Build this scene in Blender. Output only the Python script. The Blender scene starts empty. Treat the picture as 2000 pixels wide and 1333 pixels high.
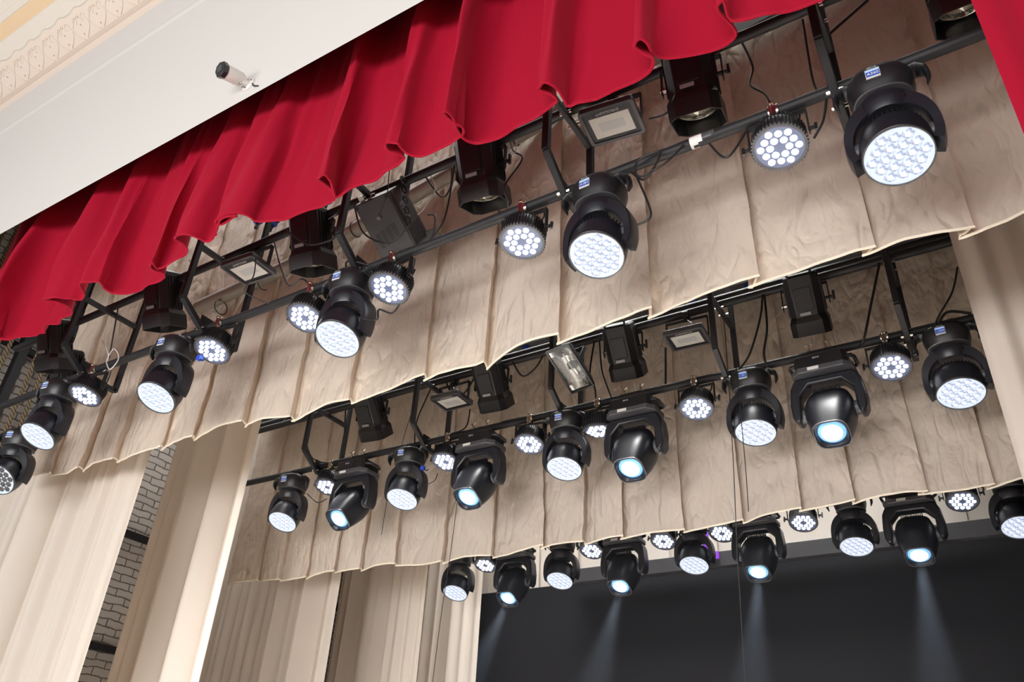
import bpy, math, random
from math import sin, cos, pi, radians, sqrt, exp
from mathutils import Vector, Matrix, Euler, noise

# ---------------------------------------------------------------- camera
# metres; camera at the origin, X to the right along the stage, Y into the stage, Z up
SC = bpy.context.scene
COL = SC.collection
F = 1584.45
R = Matrix(((0.8480203, 0.24205773, 0.47145479),
            (0.52740185, -0.47282134, -0.70589466),
            (0.05204663, 0.84725913, -0.52862379)))
cam_d = bpy.data.cameras.new('camera'); cam = bpy.data.objects.new('camera', cam_d); COL.objects.link(cam)
cam.matrix_world = R.to_4x4()
cam_d.sensor_width = 36; cam_d.lens = F / 2000 * 36; cam_d.clip_start = .05; cam_d.clip_end = 100
SC.camera = cam

def at(u, v, Y):
    """world point on the plane y = Y seen at photo point (u, v)"""
    d = R @ Vector(((u - 1000) / F, -(v - 666.5) / F, -1))
    return d * (Y / d.y)

# ---------------------------------------------------------------- world, lights, exposure
W = bpy.data.worlds.new('world'); SC.world = W; W.use_nodes = True
bg = W.node_tree.nodes['Background']; bg.inputs[0].default_value = (1.0, .97, .94, 1); bg.inputs[1].default_value = .35
SC.view_settings.view_transform = 'Standard'; SC.view_settings.look = 'None'
SC.view_settings.exposure = 0.0; SC.view_settings.gamma = 1; SC.view_settings.use_curve_mapping = False

def area(name, loc, target, sx, sy, power, col):
    l = bpy.data.lights.new(name, 'AREA'); l.shape = 'RECTANGLE'; l.size = sx; l.size_y = sy; l.energy = power; l.color = col
    o = bpy.data.objects.new(name, l); COL.objects.link(o); o.location = loc
    o.rotation_euler = (Vector(target) - Vector(loc)).to_track_quat('-Z', 'Y').to_euler()
    return o
# unseen fill lights added: low in the hall, and over the stage between borders
area('hall_fill_light', (-2.2, -7.5, -.1), (-2.6, 4, 2.2), 11, 2.6, 1260, (1, .985, .97))
area('stage_fill_light', (-3.0, 2.95, 4.9), (-3.0, 2.95, -1.6), 7, .2, 32, (1, .98, .96)).data.spread = radians(130)
area('stage_fill_light', (-3.1, 3.95, 4.75), (-3.1, 3.98, -1.6), 5.3, .25, 400, (1, .985, .97)).data.spread = radians(36)
area('stage_fill_light', (-3.7, 5.02, 4.75), (-3.7, 5.02, -1.6), 5.6, .2, 60, (1, .985, .97)).data.spread = radians(75)
area('wing_fill_light', (-7.75, 4.6, 4.9), (-8.5, 4.6, 1.0), .3, 3, 38, (1, .99, .97))  # unseen fill added to brighten the brick side wall
area('stage_fill_light', (-3.0, 7.45, 4.7), (-3.0, 7.45, -1.6), 5, .3, 140, (1, .985, .97)).data.spread = radians(70)

# ---------------------------------------------------------------- materials
def mat(name, col=(.5, .5, .5), rough=.5, metal=0, spec=.5, sheen=0, emit=None, es=0, trans=0):
    m = bpy.data.materials.new(name); m.use_nodes = True
    p = m.node_tree.nodes['Principled BSDF']
    p.inputs['Base Color'].default_value = (*col, 1); p.inputs['Roughness'].default_value = rough
    p.inputs['Metallic'].default_value = metal; p.inputs['Specular IOR Level'].default_value = spec
    if sheen: p.inputs['Sheen Weight'].default_value = sheen; p.inputs['Sheen Roughness'].default_value = .35
    if emit: p.inputs['Emission Color'].default_value = (*emit, 1); p.inputs['Emission Strength'].default_value = es
    if trans: p.inputs['Transmission Weight'].default_value = trans
    return m
def nd(m, t, **kw):
    n = m.node_tree.nodes.new(t)
    for k, v in kw.items(): setattr(n, k, v)
    return n
def lk(m, a, b): m.node_tree.links.new(a, b)
def noise_bump(m, scale, strength, dist=.01, detail=4, vec=None, rough=.5):
    n = nd(m, 'ShaderNodeTexNoise'); n.inputs['Scale'].default_value = scale; n.inputs['Detail'].default_value = detail
    n.inputs['Roughness'].default_value = rough
    tc = nd(m, 'ShaderNodeTexCoord'); mp = nd(m, 'ShaderNodeMapping'); lk(m, tc.outputs['Object'], mp.inputs[0]); lk(m, mp.outputs[0], n.inputs['Vector'])
    if vec: mp.inputs['Scale'].default_value = vec
    b = nd(m, 'ShaderNodeBump'); b.inputs['Strength'].default_value = strength; b.inputs['Distance'].default_value = dist
    lk(m, n.outputs[0], b.inputs['Height']); lk(m, b.outputs[0], m.node_tree.nodes['Principled BSDF'].inputs['Normal'])
    return n, b

M = {}
M['black'] = mat('black_plastic', (.012, .012, .014), .38, spec=.5); noise_bump(M['black'], 260, .12, .002)
M['gloss'] = mat('smooth_black_plastic', (.010, .011, .016), .36, spec=.5)
M['paint'] = mat('black_painted_steel', (.014, .014, .016), .55, spec=.35); noise_bump(M['paint'], 60, .1, .003)
M['grey'] = mat('dark_grey_plastic', (.06, .06, .068), .45)
M['greycase'] = mat('grey_powder_coated_steel', (.075, .075, .08), .42, metal=.3)
M['chrome'] = mat('chrome_metal', (.7, .66, .6), .2, metal=1)
M['cable'] = mat('black_rubber', (.012, .012, .012), .5)
M['wcable'] = mat('white_cable', (.6, .58, .56), .5)
M['blue'] = mat('blue_plug_plastic', (.02, .08, .55), .4)
M['white'] = mat('white_plastic', (.72, .69, .66), .4)
M['sticker'] = mat('white_sticker', (.75, .74, .72), .5)
M['ink'] = mat('grey_print', (.35, .35, .37), .5)
M['whiteink'] = mat('white_print', (.75, .75, .78), .5)
M['led'] = mat('lit_led', (.9, .9, .95), .3, emit=(.90, .94, 1), es=3)
M['plate'] = mat('led_face_plate', (.12, .15, .26), .35)
M['cell'] = mat('lit_lens_cell', (.16, .18, .24), .12, emit=(.66, .75, 1), es=.42)
M['cellcore'] = mat('lit_lens_core', (.9, .92, 1), .2, emit=(.88, .93, 1), es=.95)
M['cellgap'] = mat('lens_cell_gap', (.2, .24, .3), .3, emit=(.8, .88, 1), es=.75)
def facet(m):
    p = m.node_tree.nodes['Principled BSDF']; tc = nd(m, 'ShaderNodeTexCoord'); v = nd(m, 'ShaderNodeTexVoronoi'); v.inputs['Scale'].default_value = 66
    lk(m, tc.outputs['Object'], v.inputs['Vector']); r = nd(m, 'ShaderNodeMapRange'); lk(m, v.outputs['Distance'], r.inputs[0])
    r.inputs[1].default_value = .15; r.inputs[2].default_value = .75; r.inputs[3].default_value = 1.15; r.inputs[4].default_value = .34
    lk(m, r.outputs[0], p.inputs['Emission Strength'])
facet(M['cell'])
M['beam'] = mat('lit_front_lens', (.9, .95, 1), .1, emit=(.80, .92, 1), es=3.6)
M['beamring'] = mat('blue_coated_lens_rim', (.15, .35, .6), .1, emit=(.25, .55, 1), es=.75)
M['screen'] = mat('blue_display', (.02, .05, .2), .2, emit=(.10, .22, .75), es=.35)
M['screenbar'] = mat('display_bar', (.3, .45, .8), .3, emit=(.35, .55, 1), es=.6)
M['diff'] = mat('led_diffuser', (.93, .93, .88), .3)
M['diffc'] = mat('led_chip_panel', (.74, .76, .76), .3)
M['fglass'] = mat('fresnel_lens_glass', (.30, .29, .25), .12, metal=.75)
M['refl'] = mat('polished_reflector', (.62, .62, .58), .12, metal=1); noise_bump(M['refl'], 25, .35, .01)
M['glass'] = mat('clear_glass', (1, 1, 1), .03, trans=1)
M['lens'] = mat('camera_glass', (.02, .02, .022), .12)
M['purple'] = mat('purple_glow', (.22, .05, .50), .3, emit=(.3, .08, .8), es=.25)  # colour and emission stand in for purple light on the screen's top beam

# painted walls and plaster
M['wall'] = mat('white_painted_plaster', (.62, .595, .575), .75); noise_bump(M['wall'], 3, .05, .02)
M['plaster'] = mat('pink_cream_plaster', (.72, .61, .53), .7); noise_bump(M['plaster'], 40, .12, .01)
M['tan'] = mat('tan_painted_plaster', (.72, .53, .34), .75)
M['cream'] = mat('cream_painted_plaster', (.70, .64, .57), .75)
M['dark'] = mat('black_stage_paint', (.012, .012, .013), .8)
M['darkgrey'] = mat('dark_grey_sheet', (.035, .035, .04), .55)
M['floor'] = mat('pale_wooden_floor', (.58, .52, .46), .6)
M['beige'] = mat('beige_tube', (.32, .29, .24), .5)

def brick_mat():
    m = mat('whitewashed_brick', (.5, .5, .5), .85)
    p = m.node_tree.nodes['Principled BSDF']
    tc = nd(m, 'ShaderNodeTexCoord'); sx = nd(m, 'ShaderNodeSeparateXYZ'); cb = nd(m, 'ShaderNodeCombineXYZ')
    lk(m, tc.outputs['Object'], sx.inputs[0]); lk(m, sx.outputs[1], cb.inputs[0]); lk(m, sx.outputs[2], cb.inputs[1])
    ns = nd(m, 'ShaderNodeTexNoise'); ns.inputs['Scale'].default_value = 7; ns.inputs['Detail'].default_value = 3
    lk(m, cb.outputs[0], ns.inputs['Vector'])
    mx = nd(m, 'ShaderNodeVectorMath', operation='SCALE'); mx.inputs['Scale'].default_value = .055; lk(m, ns.outputs[1], mx.inputs[0])
    ad = nd(m, 'ShaderNodeVectorMath'); lk(m, cb.outputs[0], ad.inputs[0]); lk(m, mx.outputs[0], ad.inputs[1])
    b = nd(m, 'ShaderNodeTexBrick'); lk(m, ad.outputs[0], b.inputs['Vector'])
    b.inputs['Scale'].default_value = 1; b.inputs['Brick Width'].default_value = .26; b.inputs['Row Height'].default_value = .082
    b.inputs['Mortar Size'].default_value = .008; b.inputs['Mortar Smooth'].default_value = .3
    b.inputs['Color1'].default_value = (.62, .58, .54, 1); b.inputs['Color2'].default_value = (.72, .68, .64, 1); b.inputs['Mortar'].default_value = (.20, .17, .14, 1)
    lk(m, b.outputs['Color'], p.inputs['Base Color'])
    inv = nd(m, 'ShaderNodeMath', operation='SUBTRACT'); inv.inputs[0].default_value = 1; lk(m, b.outputs['Fac'], inv.inputs[1])
    n2 = nd(m, 'ShaderNodeTexNoise'); n2.inputs['Scale'].default_value = 18; lk(m, cb.outputs[0], n2.inputs['Vector'])
    ml = nd(m, 'ShaderNodeMath', operation='MULTIPLY_ADD'); lk(m, n2.outputs[0], ml.inputs[0]); ml.inputs[1].default_value = .5; lk(m, inv.outputs[0], ml.inputs[2])
    bp = nd(m, 'ShaderNodeBump'); bp.inputs['Distance'].default_value = .02; bp.inputs['Strength'].default_value = .8
    lk(m, ml.outputs[0], bp.inputs['Height']); lk(m, bp.outputs[0], p.inputs['Normal'])
    return m
M['brick'] = brick_mat()

def cloth_mat(name, col, tcol, wr=.5, tw=.28, wscale=2.6):
    m = mat(name, col, .85, spec=.15, sheen=.15)
    p = m.node_tree.nodes['Principled BSDF']; out = m.node_tree.nodes['Material Output']
    tc = nd(m, 'ShaderNodeTexCoord')
    # crumpled creases at two scales plus a fine weave
    def crease(rot, sc, seed_, stretch, dist):      # sharp V folds: |noise - .5| along a slanted direction
        mp = nd(m, 'ShaderNodeMapping'); mp.inputs['Rotation'].default_value = (0, radians(rot), 0); mp.inputs['Scale'].default_value = (1, 1, stretch); mp.inputs['Location'].default_value = (seed_, 0, seed_)
        lk(m, tc.outputs['Object'], mp.inputs[0])
        n = nd(m, 'ShaderNodeTexNoise'); n.inputs['Scale'].default_value = sc; n.inputs['Detail'].default_value = 1.5; n.inputs['Distortion'].default_value = dist; lk(m, mp.outputs[0], n.inputs['Vector'])
        s_ = nd(m, 'ShaderNodeMath', operation='SUBTRACT'); lk(m, n.outputs[0], s_.inputs[0]); s_.inputs[1].default_value = .5
        ab = nd(m, 'ShaderNodeMath', operation='ABSOLUTE'); lk(m, s_.outputs[0], ab.inputs[0])
        mn = nd(m, 'ShaderNodeMath', operation='MINIMUM'); lk(m, ab.outputs[0], mn.inputs[0]); mn.inputs[1].default_value = .10
        return mn
    tot = None
    for (rot, sc, sd, st, di, w_) in ((38, wscale * 1.3, 3.1, .35, .6, 1.0), (-32, wscale * 1.7, 7.7, .4, .5, .9), (75, wscale * 2.6, 1.3, .45, .8, .55), (8, wscale * 3.2, 5.5, .5, .6, .4)):
        c = crease(rot, sc, sd, st, di); k_ = nd(m, 'ShaderNodeMath', operation='MULTIPLY_ADD'); lk(m, c.outputs[0], k_.inputs[0]); k_.inputs[1].default_value = w_
        if tot: lk(m, tot.outputs[0], k_.inputs[2])
        else: k_.inputs[2].default_value = 0
        tot = k_
    n2 = nd(m, 'ShaderNodeTexNoise'); n2.inputs['Scale'].default_value = 7; n2.inputs['Detail'].default_value = 3; lk(m, tc.outputs['Object'], n2.inputs['Vector'])
    a = nd(m, 'ShaderNodeMath', operation='MULTIPLY_ADD'); lk(m, n2.outputs[0], a.inputs[0]); a.inputs[1].default_value = .18; lk(m, tot.outputs[0], a.inputs[2])
    b = nd(m, 'ShaderNodeBump'); b.inputs['Strength'].default_value = wr; b.inputs['Distance'].default_value = .16
    lk(m, a.outputs[0], b.inputs['Height']); lk(m, b.outputs[0], p.inputs['Normal'])
    t = nd(m, 'ShaderNodeBsdfTranslucent'); t.inputs[0].default_value = (*tcol, 1); lk(m, b.outputs[0], t.inputs['Normal'])
    mx = nd(m, 'ShaderNodeMixShader'); mx.inputs[0].default_value = tw
    lk(m, p.outputs[0], mx.inputs[1]); lk(m, t.outputs[0], mx.inputs[2]); lk(m, mx.outputs[0], out.inputs[0])
    return m
M['val'] = cloth_mat('beige_crumpled_cotton', (.70, .61, .525), (.80, .62, .45), .7)
M['leg'] = cloth_mat('cream_cotton', (.79, .72, .645), (.88, .68, .48), .06, .15, 1.2)
M['hem'] = mat('cream_hem_tape', (.86, .76, .62), .8)
def velvet():
    m = mat('crimson_velvet', (.33, .0025, .021), .75, spec=.15, sheen=.35)
    p = m.node_tree.nodes['Principled BSDF']; p.inputs['Sheen Tint'].default_value = (1, .12, .18, 1); p.inputs['Sheen Roughness'].default_value = .45
    n, b = noise_bump(m, 5, .25, .03, 5, (1, 1, .35))
    return m
M['velvet'] = velvet()

def ledscreen():
    m = mat('led_wall_panels', (.007, .007, .009), .7, spec=.15)
    noise_bump(m, 400, .2, .002)
    return m
M['ledscreen'] = ledscreen()
def rope():
    m = mat('brown_braided_rope', (.16, .115, .06), .8)
    p = m.node_tree.nodes['Principled BSDF']
    tc = nd(m, 'ShaderNodeTexCoord'); w = nd(m, 'ShaderNodeTexWave', bands_direction='DIAGONAL'); w.inputs['Scale'].default_value = 14
    lk(m, tc.outputs['Object'], w.inputs[0])
    c = nd(m, 'ShaderNodeValToRGB'); c.color_ramp.elements[0].color = (.03, .02, .012, 1); c.color_ramp.elements[1].color = (.26, .19, .10, 1)
    lk(m, w.outputs[0], c.inputs[0]); lk(m, c.outputs[0], p.inputs['Base Color'])
    return m
M['rope'] = rope()

# ---------------------------------------------------------------- mesh builder
class MB:
    def __init__(s, xf=None): s.v = []; s.f = []; s.mi = []; s.xf = xf or Matrix()
    def add(s, vs, fs, mi=0):
        n = len(s.v); s.v += [tuple(s.xf @ Vector(v)) for v in vs]; s.f += [tuple(i + n for i in f) for f in fs]; s.mi += [mi] * len(fs); return s
    def box(s, c, d, rot=None, mi=0):
        r = Euler(rot).to_matrix() if rot else Matrix.Identity(3); c = Vector(c)
        vs = [c + r @ Vector((x * d[0] / 2, y * d[1] / 2, z * d[2] / 2)) for x in (-1, 1) for y in (-1, 1) for z in (-1, 1)]
        return s.add(vs, [(0, 1, 3, 2), (4, 6, 7, 5), (0, 4, 5, 1), (2, 3, 7, 6), (0, 2, 6, 4), (1, 5, 7, 3)], mi)
    def tube(s, pts, r, n=8, mi=0, cap=True, r1=None):
        pts = [Vector(p) for p in pts]; k = len(pts)
        vs = []; up = None
        for i, p in enumerate(pts):
            d = (pts[min(i + 1, k - 1)] - pts[max(i - 1, 0)])
            if d.length < 1e-9: d = Vector((0, 0, 1))
            d.normalize()
            if up is None:
                up = Vector((0, 0, 1)) if abs(d.z) < .9 else Vector((1, 0, 0))
            a = d.cross(up)
            if a.length < 1e-6: a = d.orthogonal()
            a.normalize(); b = a.cross(d).normalized(); up = b
            rr = r if r1 is None else r + (r1 - r) * i / (k - 1)
            vs += [p + (a * cos(2 * pi * j / n) + b * sin(2 * pi * j / n)) * rr for j in range(n)]
        fs = [(i * n + j, i * n + (j + 1) % n, (i + 1) * n + (j + 1) % n, (i + 1) * n + j) for i in range(k - 1) for j in range(n)]
        if cap: fs += [tuple(range(n - 1, -1, -1)), tuple((k - 1) * n + j for j in range(n))]
        return s.add(vs, fs, mi)
    def lathe(s, prof, n=32, mi=0, sup=2.0, cx=0, cy=0, closed=False):
        """prof: (radius, z) pairs round the z axis; sup > 2 squares the section; prof items may be (rx, z, ry, sup)"""
        vs = []
        for q in prof:
            rx, z = q[0], q[1]; ry = q[2] if len(q) > 2 else rx; e = q[3] if len(q) > 3 else sup
            for j in range(n):
                a = 2 * pi * j / n; c, d = cos(a), sin(a)
                vs.append((cx + rx * math.copysign(abs(c) ** (2 / e), c), cy + ry * math.copysign(abs(d) ** (2 / e), d), z))
        k = len(prof)
        fs = [(i * n + j, (i + 1) * n + j, (i + 1) * n + (j + 1) % n, i * n + (j + 1) % n) for i in range(k - 1) for j in range(n)]
        if closed: fs += [((k - 1) * n + j, j, (j + 1) % n, (k - 1) * n + (j + 1) % n) for j in range(n)]
        else:
            if prof[0][0] > 1e-5: fs.append(tuple(range(n)))
            if prof[-1][0] > 1e-5: fs.append(tuple((k - 1) * n + j for j in range(n - 1, -1, -1)))
        return s.add(vs, fs, mi)
    def prism(s, poly, lo, hi, axis='y', mi=0):
        n = len(poly)
        def P(a, b, h): return {'y': (a, h, b), 'x': (h, a, b), 'z': (a, b, h)}[axis]
        vs = [P(a, b, lo) for a, b in poly] + [P(a, b, hi) for a, b in poly]
        fs = [tuple(range(n)), tuple(range(2 * n - 1, n - 1, -1))] + [(i, i + n, (i + 1) % n + n, (i + 1) % n) for i in range(n)]
        return s.add(vs, fs, mi)
    def build(s, name, mats, parent=None, smooth=35, bevel=0, loc=None, rot=None, flip=False):
        me = bpy.data.meshes.new(name); me.from_pydata(s.v, [], s.f)
        if not isinstance(mats, (list, tuple)): mats = [mats]
        for m in mats: me.materials.append(M[m] if isinstance(m, str) else m)
        me.polygons.foreach_set('material_index', s.mi)
        import bmesh
        bm = bmesh.new(); bm.from_mesh(me); bmesh.ops.recalc_face_normals(bm, faces=bm.faces)
        if smooth:
            for f in bm.faces: f.smooth = True
            lim = radians(smooth)
            for e in bm.edges:
                if len(e.link_faces) == 2 and e.calc_face_angle(0) > lim: e.smooth = False
        bm.to_mesh(me); bm.free()
        o = bpy.data.objects.new(name, me); COL.objects.link(o)
        if bevel:
            b = o.modifiers.new('bevel', 'BEVEL'); b.width = bevel; b.segments = 2; b.limit_method = 'ANGLE'; b.angle_limit = radians(40)
        if parent: o.parent = parent
        if loc: o.location = loc
        if rot: o.rotation_euler = rot
        return o

def tag(o, label, cat, group=None, kind=None):
    o['label'] = label; o['category'] = cat
    if group: o['group'] = group
    if kind: o['kind'] = kind
    return o
def empty(name, loc=(0, 0, 0), rz=0):
    o = bpy.data.objects.new(name, None); COL.objects.link(o); o.location = loc; o.rotation_euler = (0, 0, rz); o.empty_display_size = .05
    return o
def struct(o): o['kind'] = 'structure'; return o
KIDS = {}
def copy_tree(o, parent=None):
    kids = [c for c in bpy.data.objects if c.parent == o] if o.name not in KIDS else KIDS[o.name]
    KIDS[o.name] = kids
    c = o.copy(); COL.objects.link(c)
    if parent: c.parent = parent
    new = [copy_tree(k, c) for k in kids]
    KIDS[c.name] = new
    return c
def kids(o): return KIDS[o.name] if o.name in KIDS else [c for c in bpy.data.objects if c.parent == o]
def base_name(o): return o.name.split('.')[0]

def text(name, body, size, m, parent, mtx, ext=.0004, align='CENTER'):
    cu = bpy.data.curves.new('t', 'FONT'); cu.body = body; cu.size = size; cu.extrude = ext; cu.align_x = align; cu.align_y = 'CENTER'; cu.resolution_u = 2
    to = bpy.data.objects.new('t', cu); COL.objects.link(to)
    dg = bpy.context.evaluated_depsgraph_get()
    me = bpy.data.meshes.new_from_object(to.evaluated_get(dg)); me.name = name
    bpy.data.objects.remove(to); bpy.data.curves.remove(cu)
    me.transform(mtx); me.materials.clear(); me.materials.append(M[m])
    o = bpy.data.objects.new(name, me); COL.objects.link(o); o.parent = parent
    return o
def frame_mtx(x, y, o):
    x = Vector(x).normalized(); y = Vector(y).normalized(); z = x.cross(y)
    m = Matrix((x, y, z)).transposed().to_4x4(); m.translation = Vector(o); return m

# ---------------------------------------------------------------- room
Z0 = -1.6
def plane(name, pts, m, th=.05):
    mb = MB(); pts = [Vector(p) for p in pts]; n = (pts[1] - pts[0]).cross(pts[2] - pts[0]).normalized() * th
    k = len(pts)
    mb.add(pts + [p + n for p in pts], [tuple(range(k - 1, -1, -1)), tuple(range(k, 2 * k))] + [(i, (i + 1) % k, (i + 1) % k + k, i + k) for i in range(k)])
    return struct(mb.build(name, m))
plane('floor', [(-12, -9, Z0), (-12, 9.6, Z0), (8, 9.6, Z0), (8, -9, Z0)], 'floor')
plane('wall_left', [(-8.6, 2.3, Z0), (-8.6, 9.5, Z0), (-8.6, 9.5, 8), (-8.6, 2.3, 8)], 'brick')
plane('wall_back', [(-8.6, 9.5, Z0), (6, 9.5, Z0), (6, 9.5, 8), (-8.6, 9.5, 8)], 'dark')
plane('wall_right', [(6, 9.5, Z0), (6, 2.3, Z0), (6, 2.3, 8), (6, 9.5, 8)], 'dark')
plane('ceiling', [(-8.6, 2.3, 7), (-8.6, 9.5, 7), (6, 9.5, 7), (6, 2.3, 7)], 'dark')
# wall over the proscenium with its cornice, both run along X
YW = 1.9; ZW = YW * 1.955
mb = MB(); mb.prism([(YW, ZW), (YW, 8), (YW + .4, 8), (YW + .4, 4.9), (YW + .14, ZW + .29)], -12, 6, 'x')
struct(mb.build('wall_front', 'wall', smooth=0))
mb = MB(); mb.prism([(YW, Z0), (YW + .3, Z0), (YW + .3, ZW + .6), (YW, ZW + .6)], -12, -9.4, 'x'); struct(mb.build('wall_side', 'wall', smooth=0))
mb = MB(); mb.prism([(YW - .012, 5.36), (YW - .012, 5.40), (YW, 5.42), (YW, 5.34)], -12, 3, 'x'); struct(mb.build('trim_1', 'wall'))
def corn(name, poly, m): mb = MB(); mb.prism(poly, -12, 2, 'x'); return struct(mb.build(name, m, smooth=25))
def cz(v, k=1.0, Z=5.8, y0=None):
    """profile point: the cornice line rising k per metre towards the hall, where photo row v crosses it"""
    d = at(0, v, 1.0).z; y = (Z + k * YW) / (d + k); return (y, Z + k * (YW - y))
def cornice():
    zb = cz(219)[1]
    P = {v: cz(v, 1.0, cz(219, 0)[1] if 0 else 5.85) for v in (226, 219, 214, 209, 205, 200, 160, 119, 117, 98, 92, 86, 47, 35, 30, 0)}
    def sh(p, d): return (p[0] - d, p[1] - d * .2)
    def band(name, pts, m):
        hi = pts[-1][1]
        corn(name, pts + [(YW + .3, hi), (YW + .3, pts[0][1])], m)
    band('trim_2', [P[226], sh(P[219], .02), sh(P[214], .03), P[209], sh(P[205], .04), P[205]], 'plaster')
    band('trim_3', [P[205], sh(P[160], .012), P[119]], 'plaster')
    band('trim_4', [sh(P[119], .012), sh(P[98], .015), sh(P[92], .022), sh(P[86], .012), P[86]], 'cream')
    band('trim_5', [P[86], P[47]], 'tan')
    band('trim_6', [sh(P[47], .008), sh(P[35], .016), sh(P[30], .004), sh(P[0], .008), (P[0][0] - .6, P[0][1] + .5)], 'cream')
    # moulded leaf relief on the band, repeating along it
    (Y1, Z1), (Y2, Z2), (Y3, Z3) = P[205], sh(P[160], .012), P[119]
    mb = MB()
    def surf(x, t, h):
        if t < .5: y = Y1 + (Y2 - Y1) * t * 2; z = Z1 + (Z2 - Z1) * t * 2
        else: y = Y2 + (Y3 - Y2) * (t - .5) * 2; z = Z2 + (Z3 - Z2) * (t - .5) * 2
        return Vector((x, y - h * .9, z - h * .35))
    PP = .235
    for i in range(34):
        x = -10.2 + i * PP
        for s_ in (-1, 1):          # curled acanthus scrolls
            pts = [surf(x + s_ * (.02 + .09 * sin(a * 1.25)), .12 + .62 * a / 2.6, .004) for a in [k * 2.6 / 12 for k in range(13)]]
            mb.tube(pts, .003, 6, r1=.0015)
            pts = [surf(x + s_ * (.055 + .028 * cos(a)), .62 + .10 * sin(a), .003) for a in [k * 4.6 / 10 for k in range(11)]]
            mb.tube(pts, .003, 6)
        for k in range(3):
            c = surf(x, .25 + .22 * k, .002)
            mb.tube([c + Vector((0, 0, -.012)), c, c + Vector((0, -.002, .02))], .006, 6, r1=.002)
    ro = mb.build('trim_7', 'plaster'); struct(ro)
    mb = MB(); n = 400       # scalloped dripping edge over the band
    pts_t = []
    for i in range(n + 1):
        x = -10.3 + 8.2 * i / n; d = .5 + .5 * cos(2 * pi * (x + 10.2) / PP)
        pts_t.append((x, .018 * (1 - d ** 2)))
    vs = []; fs = []
    for x, d in pts_t: vs += [(x, Y3 - .014, Z3 - .003), (x, Y3 - .014 + (.012 + d) * .75, Z3 - .012 - d), (x, Y3 + .04, Z3 - .012 - d)]
    for i in range(n): fs += [(3 * i, 3 * i + 1, 3 * i + 4, 3 * i + 3), (3 * i + 1, 3 * i + 2, 3 * i + 5, 3 * i + 4)]
    mb.add(vs, fs); struct(mb.build('trim_8', 'cream'))
cornice()

# fly-rope frame against the left brick wall: uprights with hauling ropes between
for i in range(7):
    y = 2.55 + i * .40
    up = tag(MB().box((-8.40, y, 3), (.10, .09, 8)).build('steel_upright', 'paint', bevel=.005), 'black steel upright of the rope frame, number %s from the front wall' % ['one', 'two', 'three', 'four', 'five', 'six', 'seven'][i], 'upright', 'uprights of the rope frame')
    for k in (0, 1):
        if i > 4: continue
        o = MB().tube([(-8.34 , y + .13 + .11 * k, Z0), (-8.34, y + .13 + .11 * k, 6.8)], .022, 8).build('hauling_rope', 'rope')
        tag(o, 'brown braided rope, %s one in frame bay %s from the front wall' % (('near', 'far')[k], ['one', 'two', 'three', 'four', 'five'][i]), 'rope', 'hauling ropes by the brick wall')
for z, nm in ((1.55, 'lower'), (2.75, 'middle'), (4.2, 'upper')):
    tag(MB().box((-8.47, 5.2, z), (.07, 7, .07)).build('steel_rail', 'paint'), '%s black horizontal steel rail on the white brick side wall' % nm, 'rail', 'rails on the brick wall')
tag(MB().box((-8.47, 6.05, .4), (.08, .10, 3.6)).build('steel_post', 'paint'), 'black steel post on the brick seen low between two cream curtains', 'post')

# ---------------------------------------------------------------- cloth
def hem_tube(name, edge, r, m, parent):
    return MB().tube(edge, r, 6).build(name, m, parent)
def smooth01(t): t = max(0, min(1, t)); return t * t * (3 - 2 * t)

def pleated(name, x0, x1, Y, ztop, zbot, P, A, ov, m, seed, nz=64, crumple=.024, hem=.007, jit=.25, wave=.02):
    """cloth of broad flat knife pleats, each panel tucked behind the next one"""
    rnd = random.Random(seed); cols = []; x = x0
    ph = [rnd.uniform(0, 6.28) for _ in range(8)]
    while x < x1:
        p = P * rnd.uniform(1 - jit, 1 + jit); a = A * rnd.uniform(.6, 1.3); o = ov * rnd.uniform(.4, 1.7); b = rnd.uniform(-.3, .5)
        for i in range(15):
            u = i / 15; cols.append((x, p, u * .86, 0, a, o, b))
        for i in range(7):
            u = i / 7; cols.append((x, p, .86 + .14 * u, 1, a, o, b))
        x += p
    vs = []; n = len(cols); edge = []
    for k in range(nz + 1):
        t = k / nz
        for (xb, p, u, back, a, o, b) in cols:
            g = .35 + .65 * t; ov_ = o * g
            if u <= .86:
                w = u / .86; xx = xb + p * w + ov_ * w; yy = a * g * (.5 - w) - a * .55 * g * sin(pi * w) * (.4 + b)
            else:
                w = (u - .86) / .14; sw = smooth01(w)
                xx = xb + p + ov_ * (1 - w); yy = a * g * (-.5 + sw) + .012 * sin(pi * w)
            X = xx
            zt, zb = ztop(X), zbot(X)
            z = zt + (zb - zt) * t
            yy += .02 * t * sin(X * 1.9 + ph[0]) + .012 * sin(X * 4.3 + t * 2.2 + ph[1]) + .010 * t * sin(X * 9.1 + ph[2] + 3 * t)
            z += wave * t ** 6 * (sin(X * 3.1 + ph[3]) * .6 + .5 * sin(X * 7.7 + ph[4]) + (.5 if u > .86 else 0)) 
            xx += .012 * t * sin(3 * t + X * 5 + ph[5])
            if crumple:
                q = Vector((X * 1.1 + z * .9 + seed, z * 2.0 - X * 1.3, seed * 1.7))
                yy += crumple * (noise.ridged_multi_fractal(q * .9, .9, 2.1, 4, 1.0, 2.0) - 1.1) * .6 + crumple * .5 * noise.noise(q * 5)
            vs.append((xx, Y + yy, z))
    fs = [(k * n + i, k * n + i + 1, (k + 1) * n + i + 1, (k + 1) * n + i) for k in range(nz) for i in range(n - 1)]
    o = MB().add(vs, fs).build(name, m, smooth=80)
    if hem: hem_tube('hem', vs[-n:], hem, 'hem', o)
    return o

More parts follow.
